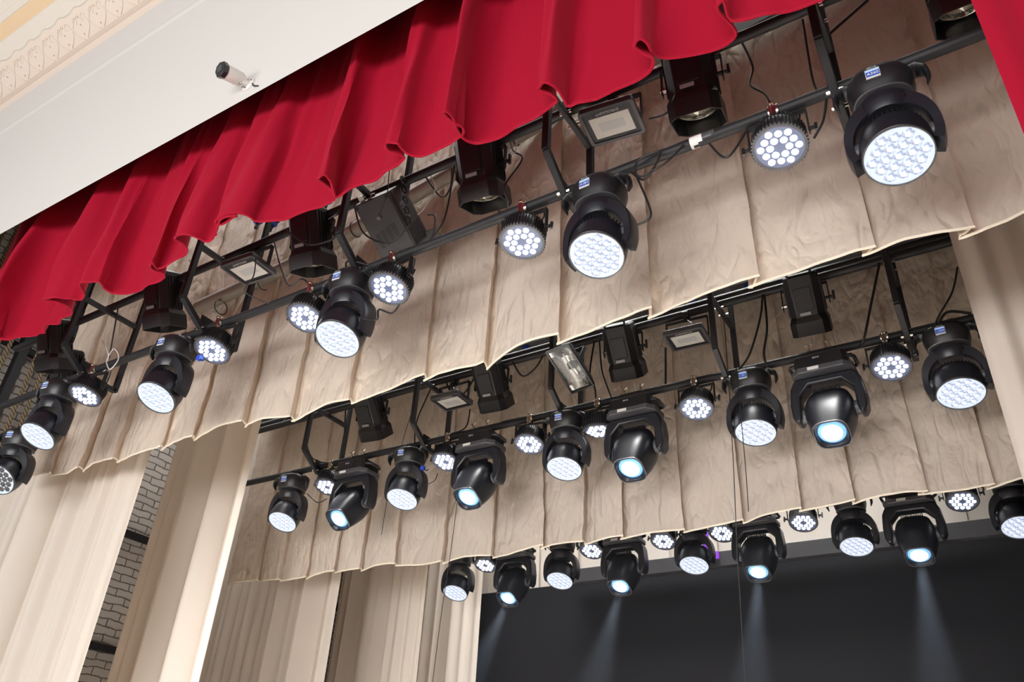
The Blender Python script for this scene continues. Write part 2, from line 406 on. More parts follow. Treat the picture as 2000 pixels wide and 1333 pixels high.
def omega(name, x0, x1, Y, ztop, zbot, centres, w, A, m, seed, kk=2.2, nz=40, hem=.006, topg=.25, hemmat=None, amp2=.02):
    """heavy drape with rolled (omega shaped) folds at the given places, loosening towards the top"""
    rnd = random.Random(seed); us = []
    cs = sorted(centres); C = [(c, w * rnd.uniform(.8, 1.25), A * rnd.uniform(.8, 1.25), rnd.uniform(-.35, .35), kk * rnd.uniform(.86, 1.06)) for c in cs]
    xs = []
    def fine(a, b, n):
        for i in range(n): xs.append(a + (b - a) * i / n)
    prev = x0
    for (c, ww, a_, sk, k_) in C:
        l, r_ = c - 2.6 * ww, c + 2.6 * ww
        if l > prev: fine(prev, l, max(2, int((l - prev) / .02)))
        else: l = prev
        fine(l, r_, 44); prev = r_
    fine(prev, x1, max(2, int((x1 - prev) / .02)) if x1 > prev else 1); xs.append(max(x1, prev))
    ph = [rnd.uniform(0, 6.28) for _ in range(8)]
    vs = []; n = len(xs)
    for k in range(nz + 1):
        t = k / nz; g = topg + (1 - topg) * smooth01(t * 1.05)
        for x in xs:
            dx = 0; dy = 0
            for (c, ww, a_, sk, k_) in C:
                u = (x - c) / ww
                if abs(u) < 5:
                    dx -= ww * k_ * (t ** .8) * u ** 3 * exp(-u * u / 1.2); e = exp(-u * u / 1.4)
                    dy -= a_ * g * e; dx += sk * ww * g * e
            q = Vector((x * 3.2 + .25 * t, .5 * t, seed)); dy += amp2 * g * (1.7 * noise.noise(q * 1.3) + 1.5 * noise.noise(q * 3.1) + .5 * noise.noise(q * 7.0))
            dx += amp2 * g * .9 * noise.noise(q * 2.3 + Vector((9, 0, 0)))
            X = x + dx; zt, zb = ztop(X), zbot(X)
            z = zt + (zb - zt) * t + .014 * t ** 8 * sin(x * 8 + ph[2])
            vs.append((X, Y + dy, z))
    fs = [(k * n + i, k * n + i + 1, (k + 1) * n + i + 1, (k + 1) * n + i) for k in range(nz) for i in range(n - 1)]
    o = MB().add(vs, fs).build(name, m, smooth=80)
    if hem: hem_tube('hem', vs[-n:], hem, hemmat or 'hem', o)
    return o

def leg(name, x0, x1, Y, z0, z1, P, A, m, seed, edgefold=True, nz=14, skew=0):
    """tall stage curtain hanging in soft vertical folds"""
    rnd = random.Random(seed); vs = []; ph = [rnd.uniform(0, 6.28) for _ in range(10)]
    n = max(30, int((x1 - x0) / P * 26))
    for k in range(nz + 1):
        t = k / nz; z = z1 + (z0 - z1) * t
        for i in range(n + 1):
            s = i / n; x = x0 + (x1 - x0) * s
            f = 2 * pi * x / P + 1.4 * sin(x * 2.3 + ph[0]) + .25 * sin(2.2 * t + ph[1])
            amp = A * (.55 + .45 * sin(x * 3.7 + ph[2])) * (.8 + .3 * sin(1.5 * t + x * 2 + ph[3]))
            y = amp * (cos(f) + .35 * cos(2 * f + ph[4])) + .25 * A * cos(2.7 * f + ph[5])
            xx = x + .35 * amp * sin(2 * f + ph[6]) * min(1, 8 * s) * min(1, 8 * (1 - s))
            vs.append((xx + skew * t, Y + y, z))
    N = n + 1
    fs = [(k * N + i, k * N + i + 1, (k + 1) * N + i + 1, (k + 1) * N + i) for k in range(nz) for i in range(n)]
    return MB().add(vs, fs).build(name, m, smooth=80)

def lin(pts):
    def f(x):
        if x <= pts[0][0]: return pts[0][1]
        for (a, b), (c, d) in zip(pts, pts[1:]):
            if x <= c: return b + (d - b) * (x - a) / (c - a)
        return pts[-1][1]
    return f

# red velvet border and tormentor
YR = 2.2
rc = [at(u, v, YR).x for u, v in [(30, 650), (165, 590), (235, 545), (335, 515), (415, 465), (480, 435), (545, 385), (672, 360), (815, 300), (932, 245), (1112, 180), (1292, 100), (1445, 40)]] + [.05]
red = omega('velvet_valance', -6.6, .30, YR, lambda x: 4.55, lin([(-6.6, 2.87), (-3.3, 2.85), (-2.5, 2.86), (-1.2, 2.80), (-.4, 2.79), (.4, 2.80)]), rc, .108, .19, 'velvet', 5, kk=2.35, hemmat='velvet', hem=.007, topg=.6, amp2=.042)
tag(red, 'crimson velvet valance in rolled folds hanging below the white wall', 'valance')
rl = leg('velvet_curtain', .30, 1.7, YR + .02, Z0, 4.5, .42, .07, 'velvet', 11)
tag(rl, 'crimson velvet side curtain at the upper right edge of the picture', 'curtain')

YV1 = 3.27
val1 = pleated('stage_border', -7.25, 1.5, YV1, lambda x: 5.1, lin([(-7.2, 2.46), (-6.2, 2.40), (-5, 2.38), (-2.8, 2.35), (-1.2, 2.37), (0, 2.38), (1.5, 2.36)]), .46, .075, .045, 'val', 3)
tag(val1, 'wide crumpled beige cloth border hanging behind the front lighting pipe', 'valance', 'beige cloth borders')
YV2 = 5.42
val2 = pleated('stage_border', -6.95, 1.2, YV2, lambda x: 3.95, lin([(-6.9, 2.10), (-4.8, 2.03), (-2, 2.0), (1, 2.05)]), .42, .07, .04, 'val', 8)
tag(val2, 'beige cloth border hanging behind the middle lighting pipe', 'valance', 'beige cloth borders')
val3 = pleated('stage_border', -6.2, 1.4, 8.2, lambda x: 4.6, lambda x: 2.2, .6, .05, .03, 'leg', 9, hem=0, crumple=0)
tag(val3, 'plain beige cloth seen in the strip above the black screen', 'valance')

legs = [('leftmost cream side curtain under the front beige border', -8.25, -6.06, 3.62, .36, .10, 21),
        ('cream side curtain left of centre beside the white brick gap', -7.12, -5.83, 4.58, .34, .10, 22),
        ('pale cream side curtain directly below the left end of the second border', -7.7, -5.83, 5.95, .36, .08, 23),
        ('tan shaded side curtain between the pale one and the narrow grey one', -6.9, -5.59, 7.0, .34, .10, 24),
        ('narrow greyish side curtain along the left edge of the black screen', -6.4, -5.35, 7.7, .36, .07, 25)]
for lb, a, b, y, P, A, sd in legs:
    o = leg('stage_curtain', a, b, y, Z0, 4.6 if y > 4 else 3.5, P, A, 'leg', sd)
    tag(o, lb, 'curtain', 'cream side curtains')
o = leg('stage_curtain', .085, 2.4, 4.5, Z0, 4.3, .52, .09, 'leg', 31); tag(o, 'cream side curtain at the right edge hanging down from the front beige border', 'curtain', 'cream side curtains')

# ---------------------------------------------------------------- LED wall behind the stage
YS = 8.0
sc_ = empty('led_screen', (-2, YS, Z0))
for i in range(-4, 4):
    for j in range(0, 4):
        pass
MB().box((0, .06, (2.52 - Z0) / 2), (9.4, .1, 2.52 - Z0)).build('screen_panel', 'ledscreen', sc_)
MB().box((1.05, -.10, 2.55 - Z0), (6.6, .10, .15)).build('top_beam', 'darkgrey', sc_, bevel=.004)
for i in range(7): MB().box((-1.8 + i * .95, -.11, 2.525 - Z0), (.16, .06, .03)).build('mounting_bracket', 'black', sc_)
tag(sc_, 'large unlit black screen with a dark beam along its top edge', 'screen')
pf = MB(); pf.prism([(-.10, 0), (.13, .0), (.13, .07), (.02, .09), (.04, .30), (-.03, .30), (-.03, .08), (-.10, .05)], -.01, .01, 'y')
o = pf.build('glow_patch', 'purple'); o.location = (-2.72, 7.84, 2.55); tag(o, 'small purple glow patch painted on the beam above the black screen', 'glow')  # added flat shape that paints the purple glow, not a lamp

# ---------------------------------------------------------------- pipes and power rails
def pipe(name, pts, r, m='paint'): return MB().tube(pts, r, 20).build(name, m)
Y1, Y2, Y3, ZP, ZU = 2.7, 4.84, 6.98, 2.83, 3.41
p = pipe('lighting_pipe', [(-6.75, Y1, 2.80), (-5.4, Y1, 2.815), (-3.72, Y1, 2.805), (-2.36, Y1, 2.825), (-1.07, Y1, 2.845), (-.1, Y1, 2.85), (1.4, Y1, 2.875)], .028)
tag(p, 'lower black round pipe of the front lighting row', 'pipe', 'lighting pipes')
p = pipe('lighting_pipe', [(-6.9, Y1, 3.40), (1.4, Y1, 3.44)], .028); tag(p, 'upper black round pipe of the front lighting row', 'pipe', 'lighting pipes')
p = pipe('lighting_pipe', [(-6.9, Y2, 2.85), (1.0, Y2, 2.835)], .028); tag(p, 'lower black round pipe of the middle lighting row', 'pipe', 'lighting pipes')
p = pipe('lighting_pipe', [(-6.9, Y2, 3.41), (1.0, Y2, 3.43)], .03); tag(p, 'upper black round pipe of the middle lighting row', 'pipe', 'lighting pipes')
p = pipe('lighting_pipe', [(-6.9, Y2 + .13, 3.555), (1.0, Y2 + .13, 3.565)], .034); tag(p, 'thick black pipe just above the upper pipe of the middle row', 'pipe', 'lighting pipes')
p = pipe('lighting_pipe', [(-6.0, Y3, 2.71), (1.2, Y3, 2.71)], .028); tag(p, 'black pipe of the rear lighting row above the black screen', 'pipe', 'lighting pipes')
# socket rail behind the upper front pipe
g = pipe('socket_tube', [(-5.2, 3.18, 3.58), (-4.03, 3.18, 3.655), (-1.1, 3.18, 4.22)], .055, 'beige'); tag(g, 'grey beige tube along the top edge of the front border', 'tube')
for i in range(9):
    x = -4.9 + i * .45; z = 3.655 + (x + 4.03) * .192
    MB().tube([(x, 3.18 + .06 * cos(a), z + .06 * sin(a)) for a in [j * 2 * pi / 16 for j in range(17)]], .004, 5, cap=False).build('cable_tie', 'cable', g)
t = MB().box((.28, 3.12, 4.32), (2.6, .05, .42), (0, radians(-8), 0)).build('black_trough', 'darkgrey', bevel=.004); tag(t, 'dark grey sheet metal trough behind the top right of the front pipe', 'trough')
t = MB(); t.box((-2.9, 5.235, 3.95), (7.8, .2, .36)); t = t.build('cable_trough', 'darkgrey', bevel=.004); tag(t, 'long dark grey cable trough above the middle lighting row', 'trough')
for i, x in enumerate((-4.75, -3.3, -2.55, -1.75, -1.3)):
    pl = MB(); pl.box((0, 0, 0), (.055, .05, .05)); pl.tube([(0, 0, -.02), (0, 0, -.075)], .014, 8, mi=1)
    pl = pl.build('power_plug', ['blue', 'cable'], bevel=.004); pl.location = (x, 5.17, 3.745); tag(pl, ['blue plug under the middle row trough above the %s' % s for s in ('leftmost spotlight', 'second square floodlight', 'halogen floodlight', 'square floodlight at right', 'cable pair at right')][i], 'plug', 'blue power plugs')
for i, (u, v) in enumerate([(505, 432), (533, 437), (548, 420), (640, 392), (905, 262), (950, 245), (1028, 205)]):
    p0 = at(u, v, 3.10); pl = MB(); pl.box((0, 0, 0), (.06, .05, .045)); pl.tube([(0, 0, -.02), (0, -.01, -.085)], .014, 8, mi=1)
    pl = pl.build('power_plug', ['blue', 'cable'], bevel=.004); pl.location = p0
    tag(pl, 'blue power plug on the grey beige tube, %s from the left' % ['leftmost', 'second', 'third', 'fourth', 'fifth', 'sixth', 'rightmost'][i], 'plug', 'blue power plugs on the grey tube')

# ---------------------------------------------------------------- hanger frames
def hanger(Y, zt):
    root = empty('pipe_hanger')
    f, r = Y - .235, Y + .24; s = .036
    def bar(a, b, name, w=s, th=.02, up=None):
        a = Vector(a); b = Vector(b); d = (b - a); L = d.length; q = d.to_track_quat('Z', 'X').to_matrix().to_4x4()
        q.translation = a; mb = MB(q); mb.box((0, 0, L / 2), (th, w, L)); 
        return mb.build(name, 'paint', root, bevel=.003)
    bar((0, f, zt), (0, f, 2.92), 'front_leg', s, s); bar((0, f, 2.925), (0, Y - .02, 2.775), 'slanting_bar', s, s)
    bar((0, Y - .025, 2.78), (0, r, 2.78), 'bottom_bar', s, s); bar((0, r, 2.77), (0, r, zt), 'rear_leg', s, s)
    bar((0, f - .02, 3.352), (0, r + .02, 3.352), 'crossbar', .03, s)
    for dy, dz in ((-.05, 3.36), (.05, 3.36), (-.05, 2.79), (.05, 2.79)):
        for q in (1, -1): MB().tube([(q * .018, Y + dy, dz), (q * .034, Y + dy, dz)], .009, 6).build('bolt', 'chrome', root)
    mb = MB(); mb.prism([(-.055, 2.90), (.055, 2.90), (.06, 2.80), (-.06, 2.80)], -.022, -.014, 'x'); mb.build('clamp_plate', 'paint', root).location = (0, Y, 0)
    return root
ordn = ['leftmost', 'second from the left', 'third from the left', 'fourth from the left', 'fifth from the left', 'sixth from the left', 'seventh from the left']
def ordw(i, n):
    if i == 0: return 'leftmost'
    if i == n - 1: return 'rightmost'
    return ['', 'second from the left', 'third from the left', 'fourth from the left', 'fifth from the left'][i] if i <= n // 2 else ['', 'second from the right', 'third from the right', 'fourth'][n - 1 - i]
h1 = hanger(Y1, 4.9)
for i, x in enumerate((-5.56, -4.24, -2.88, -1.515, -.205)):
    o = h1 if i == 0 else copy_tree(h1); o.location.x = x
    tag(o, 'black steel bar frame holding the front lighting pipes, %s of five' % ordw(i, 5), 'hanger', 'hanger frames of the front row')
h2 = hanger(Y2, 4.9)
for i, x in enumerate((-5.24, -4.01, -2.70, -1.43, -.285)):
    o = h2 if i == 0 else copy_tree(h2); o.location.x = x
    tag(o, 'black steel bar frame holding the middle row pipes, %s of five' % ordw(i, 5), 'hanger', 'hanger frames of the middle row')

# ---------------------------------------------------------------- par light
HEX = [(q, r) for q in range(-2, 3) for r in range(-2, 3) if abs(q + r) <= 2]
def hexpos(p, rot=0):
    out = []
    for q, r in HEX:
        x = p * (q + r / 2); y = p * r * sqrt(3) / 2
        out.append((x * cos(rot) - y * sin(rot), x * sin(rot) + y * cos(rot), (q, r)))
    return out
def make_par():
    root = empty('par_light')
    pz = -.165
    mb = MB(); mb.tube([(-.022, 0, 0), (.022, 0, 0)], .038, 16); mb.box((0, -.03, -.012), (.03, .03, .06)); mb.tube([(0, -.045, .02), (0, -.045, -.055)], .006, 6); mb.box((0, -.045, .018), (.018, .018, .01))
    mb.build('clamp', 'chrome', root)
    mb = MB(); mb.box((0, 0, -.047), (.262, .028, .006)); mb.box((-.129, 0, pz / 2 - .03), (.005, .028, .145)); mb.box((.129, 0, pz / 2 - .03), (.005, .028, .145))
    mb.build('bracket', 'paint', root)
    for s in (-1, 1):
        mb = MB(); mb.tube([(s * .125, 0, 0), (s * .152, 0, 0)], .009, 8); mb.box((s * .158, 0, 0), (.012, .012, .05)); mb.build('knob', 'black', root, loc=(0, 0, pz))
    n = 44; prof = []
    mb = MB()
    for zz, rr in ((-.055, .112), (.0, .110), (.035, .104), (.062, .086), (.07, .05)): prof.append((rr, zz))
    mb.lathe(prof, 44)
    for j in range(n):       # cooling fins
        a = 2 * pi * j / n
        for (r0, z0, r1, z1) in (((.106, -.05, .108, .03)),):
            mb.box((.1115 * cos(a), .1115 * sin(a), -.008), (.010, .004, .085), (0, 0, a))
        mb.box((.088 * cos(a), .088 * sin(a), .052), (.034, .004, .012), (0, radians(0), a))
    mb.build('housing', 'black', root, loc=(0, 0, pz), smooth=30)
    mb = MB(); mb.lathe([(.104, -.066), (.1155, -.066), (.1155, -.052), (.104, -.052)], 48, closed=True)
    for j in range(n):
        a = 2 * pi * j / n; mb.box((.1165 * cos(a), .1165 * sin(a), -.058), (.009, .0085, .012), (0, 0, a))
    mb.build('bezel', 'grey', root, loc=(0, 0, pz))
    fp = MB(); fp.lathe([(.105, -.064), (.105, -.058)], 48); fp = fp.build('face_plate', 'plate', root, loc=(0, 0, pz))
    L = MB(); L.lathe([(.0158, 0), (.0152, -.004), (.012, -.0075), (.006, -.009), (0.0001, -.0095)], 14); led = None
    for x, y, qr in hexpos(.0398, radians(12)):
        if qr == (0, 0): continue
        if led is None: led = L.build('led_lens', 'led', fp, smooth=60); o = led
        else: o = led.copy(); COL.objects.link(o); o.parent = fp
        o.location = (x, y, -.063)
    mb = MB(); mb.tube([(.02, .02, .06), (.05, .05, .11), (.09, .02, .13), (.1, 0, .165)], .005, 6); mb.build('cable', 'cable', root, loc=(0, 0, pz))
    return root
def tilt(root, names, a, rz=None):
    for c in kids(root):
        if base_name(c) in names: c.rotation_euler = (radians(a), 0, 0)
par = make_par()
first = [True]
def place_par(x, Y, z, t, label, group, rz=0, tw=0):
    o = par if first[0] else copy_tree(par); first[0] = False
    o.location = (x, Y, z); o.rotation_euler = (0, 0, radians(rz))
    tilt(o, ('housing', 'bezel', 'face_plate', 'knob', 'cable'), -(90 - t))
    tag(o, label, 'stage light', group)
PARW = [((1522, 285), 76), ((1018, 467), 78), ((760, 562), 72), ((598, 612), 72), ((415, 680), 72), ((168, 764), 74)]
def pxx(u, v, Y): return at(u, v, Y).x
PG = 'round LED par lights'
lab1 = ['brightest round LED par light, left of the big moving head at upper right', 'round LED par light left of the second big moving head, front row', 'round LED par light just right of the moving head below the grey box', 'round LED par light just left of the moving head below the grey box', 'round LED par light beside the blue plugged moving head, front row', 'leftmost round LED par light of the front row']
for i, ((u, v), t) in enumerate(PARW):
    place_par(pxx(u, v, Y1 - .02), Y1, 2.815 + .03 * (i == 0) + .01 * (i == 1), t, lab1[i], PG + ' on the front pipe', rz=(0, 3, -6, 4, 8, 6)[i])
lab2 = ['rightmost round LED par light of the middle row beside the right moving head', 'round LED par light below the right square floodlight, middle row', 'round LED par light pointing straight down below the halogen floodlight', 'round LED par light right of the second barrel spotlight, middle row', 'round LED par light below the small square floodlight, middle row', 'leftmost round LED par light of the middle row']
for i, ((u, v), t) in enumerate([((1740, 712), 70), ((1360, 795), 70), ((1168, 836), 90), ((1033, 865), 72), ((871, 900), 72), ((640, 946), 72)]):
    place_par(pxx(u, v, Y2 - .02), Y2, 2.84, t, lab2[i], PG + ' on the middle pipe', rz=(-4, 0, 0, 5, 4, 8)[i])
lab3 = ['rightmost round LED par light of the rear row', 'second round LED par light from the right in the rear row', 'round LED par light above the purple glow, rear row', 'round LED par light at the middle of the rear row, right of the spot head', 'round LED par light of the rear row, second from the left', 'leftmost round LED par light of the rear row beside the curtain']
for i, ((u, v), t) in enumerate([((1878, 972), 66), ((1568, 1018), 66), ((1410, 1040), 66), ((1295, 1057), 66), ((1155, 1077), 66), ((947, 1103), 68)]):
    place_par(pxx(u, v, Y3 - .03), Y3, 2.705, t, lab3[i], PG + ' on the rear pipe', rz=(0, 3, -4, 0, 4, 6)[i])

# ---------------------------------------------------------------- wash moving head
WP = -.408
def make_wash():
    root = empty('wash_moving_head')
    mb = MB(); mb.lathe([(.09, -.035), (.125, -.045), (.138, -.07), (.138, -.11), (.128, -.15), (.122, -.165), (.118, -.178), (.06, -.182)], 40, sup=2.5)
    base = mb.build('base', 'black', root, smooth=50)
    mb = MB(); mb.lathe([(.119, -.176), (.124, -.179), (.119, -.183)], 40, sup=2.5); mb.build('base_rim', 'grey', base)
    for s in (-1, 1):
        mb = MB(); pts = [(s * .105, -.02, -.07), (s * .150, -.03, -.062), (s * .182, -.035, -.085), (s * .190, -.035, -.125), (s * .178, -.03, -.165)]
        ring = []
        for i in range(len(pts) - 1):
            for k in range(4): ring.append(Vector(pts[i]).lerp(Vector(pts[i + 1]), k / 4))
        ring.append(Vector(pts[-1]))
        rr = [.034, .034, .033, .032, .031, .03, .028, .027, .025, .024, .023, .021, .019, .017, .014, .010, .006]
        n = 12; vs = []; 
        for i, p_ in enumerate(ring):
            d = (ring[min(i + 1, len(ring) - 1)] - ring[max(i - 1, 0)]).normalized(); a = Vector((0, 1, 0)); b = d.cross(a).normalized(); r_ = rr[i]
            vs += [p_ + a * cos(2 * pi * j / n) * r_ * 1.5 + b * sin(2 * pi * j / n) * r_ * .55 for j in range(n)]
        k = len(ring)
        mb.add(vs, [(i * n + j, i * n + (j + 1) % n, (i + 1) * n + (j + 1) % n, (i + 1) * n + j) for i in range(k - 1) for j in range(n)] + [tuple(range(n)), tuple((k - 1) * n + j for j in range(n))])
        mb.build('handle', 'black', root, smooth=60)
    for s in (-1, 1):
        mb = MB(); mb.box((s * .05, 0, -.03), (.03, .03, .03)); mb.tube([(s * .05 - .014, 0, 0), (s * .05 + .014, 0, 0)], .036, 14); mb.build('clamp', 'paint', root)
    disp = MB().box((-.015, -.1365, -.107), (.060, .006, .056)).build('display', 'ink', root, bevel=.001)
    MB().box((-.015, -.140, -.109), (.053, .002, .034)).build('display_screen', 'screen', disp)
    MB().box((-.015, -.1405, -.0915), (.053, .002, .008)).build('display_bar', 'screenbar', disp)
    MB().box((-.015, -.1405, -.131), (.055, .002, .007)).build('display_edge', 'sticker', disp)
    text('maker_name', 'ROBE', .016, 'ink', disp, frame_mtx((-1, 0, 0), (0, 0, -1), (-.015, -.1405, -.074)))
    # yoke: thick crown at the top thinning into two arms that hold the head
    yo = []; yi = []; dp = []
    for k in range(45):
        a = radians(-26 + 232 * k / 44); c_, s_ = cos(a), sin(a); up = max(0, s_)
        yo.append((.194 * math.copysign(abs(c_) ** (.86 if s_ > 0 else 1), c_), .222 * up ** .80 if s_ > 0 else .194 * s_)); ri = .152
        yi.append((ri * c_, ri * s_ * (1 - .06 * up))); dp.append(.050 + .034 * up ** 1.3)
    mb = MB(); vs = []; N = len(yo); prof_ = [(-1, .0), (-.88, .55), (-.45, .92), (0, 1), (.45, .92), (.88, .55), (1, 0)]
    for (dy, sc) in prof_:
        for (ox, oz), (ix, iz), d_ in zip(yo, yi, dp):
            mx_, mz_ = (ox + ix) / 2, (oz + iz) / 2; e = .78 + .22 * sc
            vs.append((mx_ + (ox - mx_) * e, dy * d_, mz_ + (oz - mz_) * e)); vs.append((mx_ + (ix - mx_) * e, dy * d_, mz_ + (iz - mz_) * e))
    K = 2 * N; fs = []; nr = len(prof_)
    for r in range(nr - 1):
        for i in range(N - 1):
            a = r * K + 2 * i; b = (r + 1) * K + 2 * i
            fs += [(a, a + 2, b + 2, b), (a + 1, b + 1, b + 3, a + 3)]
        fs += [(r * K, (r + 1) * K, (r + 1) * K + 1, r * K + 1), (r * K + K - 2, r * K + K - 1, (r + 1) * K + K - 1, (r + 1) * K + K - 2)]
    for r in (0, nr - 1):
        for i in range(N - 1):
            a = r * K + 2 * i; fs.append((a, a + 1, a + 3, a + 2))
    mb.add(vs, fs)
    mb.lathe([(.112, .214), (.116, .195), (.118, .17), (.10, .13)], 32)
    yk = mb.build('yoke', 'gloss', root, loc=(0, 0, WP), smooth=45)
    for s in (-1, 1):
        mb = MB(); mb.tube([(s * .128, 0, 0), (s * .158, 0, 0)], .042, 24); mb.build('pivot_cap', 'grey', root, loc=(0, 0, WP))
    mb = MB(); mb.lathe([(.133, -.102), (.1375, -.112), (.142, -.108), (.1455, -.06), (.1445, -.02), (.138, .02), (.122, .052), (.095, .070), (.05, .076)], 48)
    for j in range(40):
        a = 2 * pi * j / 40; mb.box((.122 * cos(a), .122 * sin(a), .04), (.02, .005, .035), (0, radians(0), a))
    mb.build('head', 'gloss', root, loc=(0, 0, WP), smooth=35)
    mb = MB(); mb.lathe([(.134, -.116), (.139, -.116), (.1405, -.108), (.134, -.108)], 48, closed=True); mb.build('lens_rim', 'greycase', root, loc=(0, 0, WP))
    lp = MB(); lp.lathe([(.135, -.109), (.135, -.104)], 48); lp = lp.build('lens_plate', 'cellgap', root, loc=(0, 0, WP))
    cell = None
    L = MB(); s_ = .0262; n = 18
    def hx(r, j):   # rounded hexagon radius
        a = 2 * pi * j / n; k = (a % (pi / 3)) - pi / 6; return r * (cos(pi / 6) / cos(k)) * 1.06 if r > .019 else r
    prof = [(s_, -.109), (s_ * .97, -.1135), (.019, -.117), (.012, -.1195), (.0115, -.1195), (.006, -.1215), (.0008, -.122)]
    vs = []
    for (r, z) in prof:
        for j in range(n):
            a = 2 * pi * j / n; rr = hx(r, j); vs.append((rr * cos(a), rr * sin(a), z))
    for i in range(len(prof) - 1):
        L.add([], [])
    fs = []; mi = []
    for i in range(len(prof) - 1):
        for j in range(n): fs.append((i * n + j, (i + 1) * n + j, (i + 1) * n + (j + 1) % n, i * n + (j + 1) % n)); mi.append(1 if i >= 3 else 0)
    L.add(vs, fs); L.mi = mi
    for x, y, qr in hexpos(.0515, radians(0)):
        if cell is None: cell = L.build('lens_cell', ['cell', 'cellcore'], lp, smooth=60); o = cell
        else: o = cell.copy(); COL.objects.link(o); o.parent = lp
        k = .0; o.location = (x * .985, y * .985, .0045)
    return root
wash = make_wash(); firstw = [True]
def place_wash(x, Y, z, t, label, group, code=None, rz=0, plug=False):
    o = wash if firstw[0] else copy_tree(wash); firstw[0] = False
    o.location = (x, Y, z - .008); o.scale = (.94,) * 3; o.rotation_euler = (0, 0, radians(rz))
    tilt(o, ('head', 'lens_rim', 'lens_plate', 'pivot_cap'), -(90 - t))
    tag(o, label, 'moving head light', group)
    if code:
        d = [c for c in kids(o) if base_name(c) == 'display'][0]
        te = text('display_text', code, .0215, 'whiteink', d, frame_mtx((1, 0, 0), (0, 0, 1), (-.015, -.1418, -.111)))
    return o
WG = 'round wash moving heads'
specs = [(1, (1753, 298), 72, 'largest round moving head at the upper right, glaring lens', 'A360', 2), (1, (1165, 500), 70, 'round moving head with cable loop on its right, front row', 'A330', -2),
         (1, (658, 660), 68, 'round moving head between two par lights below the grey box', 'A300', 3), (1, (302, 778), 66, 'round moving head with blue plug, second from left in front row', 'A270', 8), (1, (72, 850), 66, 'leftmost lit round moving head of the front row', None, 10),
         (2, (1875, 760), 72, 'rightmost round moving head of the middle row beside the cream curtain', 'A133', -2), (2, (1475, 842), 72, 'round moving head of the middle row with display A110', 'A110', 0),
         (2, (1101, 920), 70, 'round moving head below the halogen floodlight, middle row', 'A90', 3), (2, (783, 980), 68, 'round moving head with blue plug, second from left in middle row', 'A60', 8), (2, (550, 1018), 66, 'leftmost round moving head of the middle row', None, 10),
         (3, (1990, 1020), 68, 'round moving head cut by the right picture edge, rear row', None, 0), (3, (1672, 1065), 70, 'round moving head left of the rightmost spot head, rear row', None, 0), (3, (1355, 1105), 68, 'round moving head left of the purple glow, rear row', 'A210', 2),
         (3, (1092, 1135), 66, 'round moving head of the rear row, second from the left', 'A180', 5), (3, (888, 1155), 66, 'leftmost round moving head of the rear row before the curtain', None, 8)]
for row, (u, v), t, lb, code, rz in specs:
    Y = (0, Y1, Y2, Y3)[row]; z = (0, 2.825, 2.84, 2.71)[row]; off = .115 * cos(radians(t))
    x = pxx(u, v, Y - off)
    if row == 1 and u > 1600: z = 2.835
    place_wash(x, Y, z, t, lb, WG + ' on the %s pipe' % ('', 'front', 'middle', 'rear')[row], code, rz)

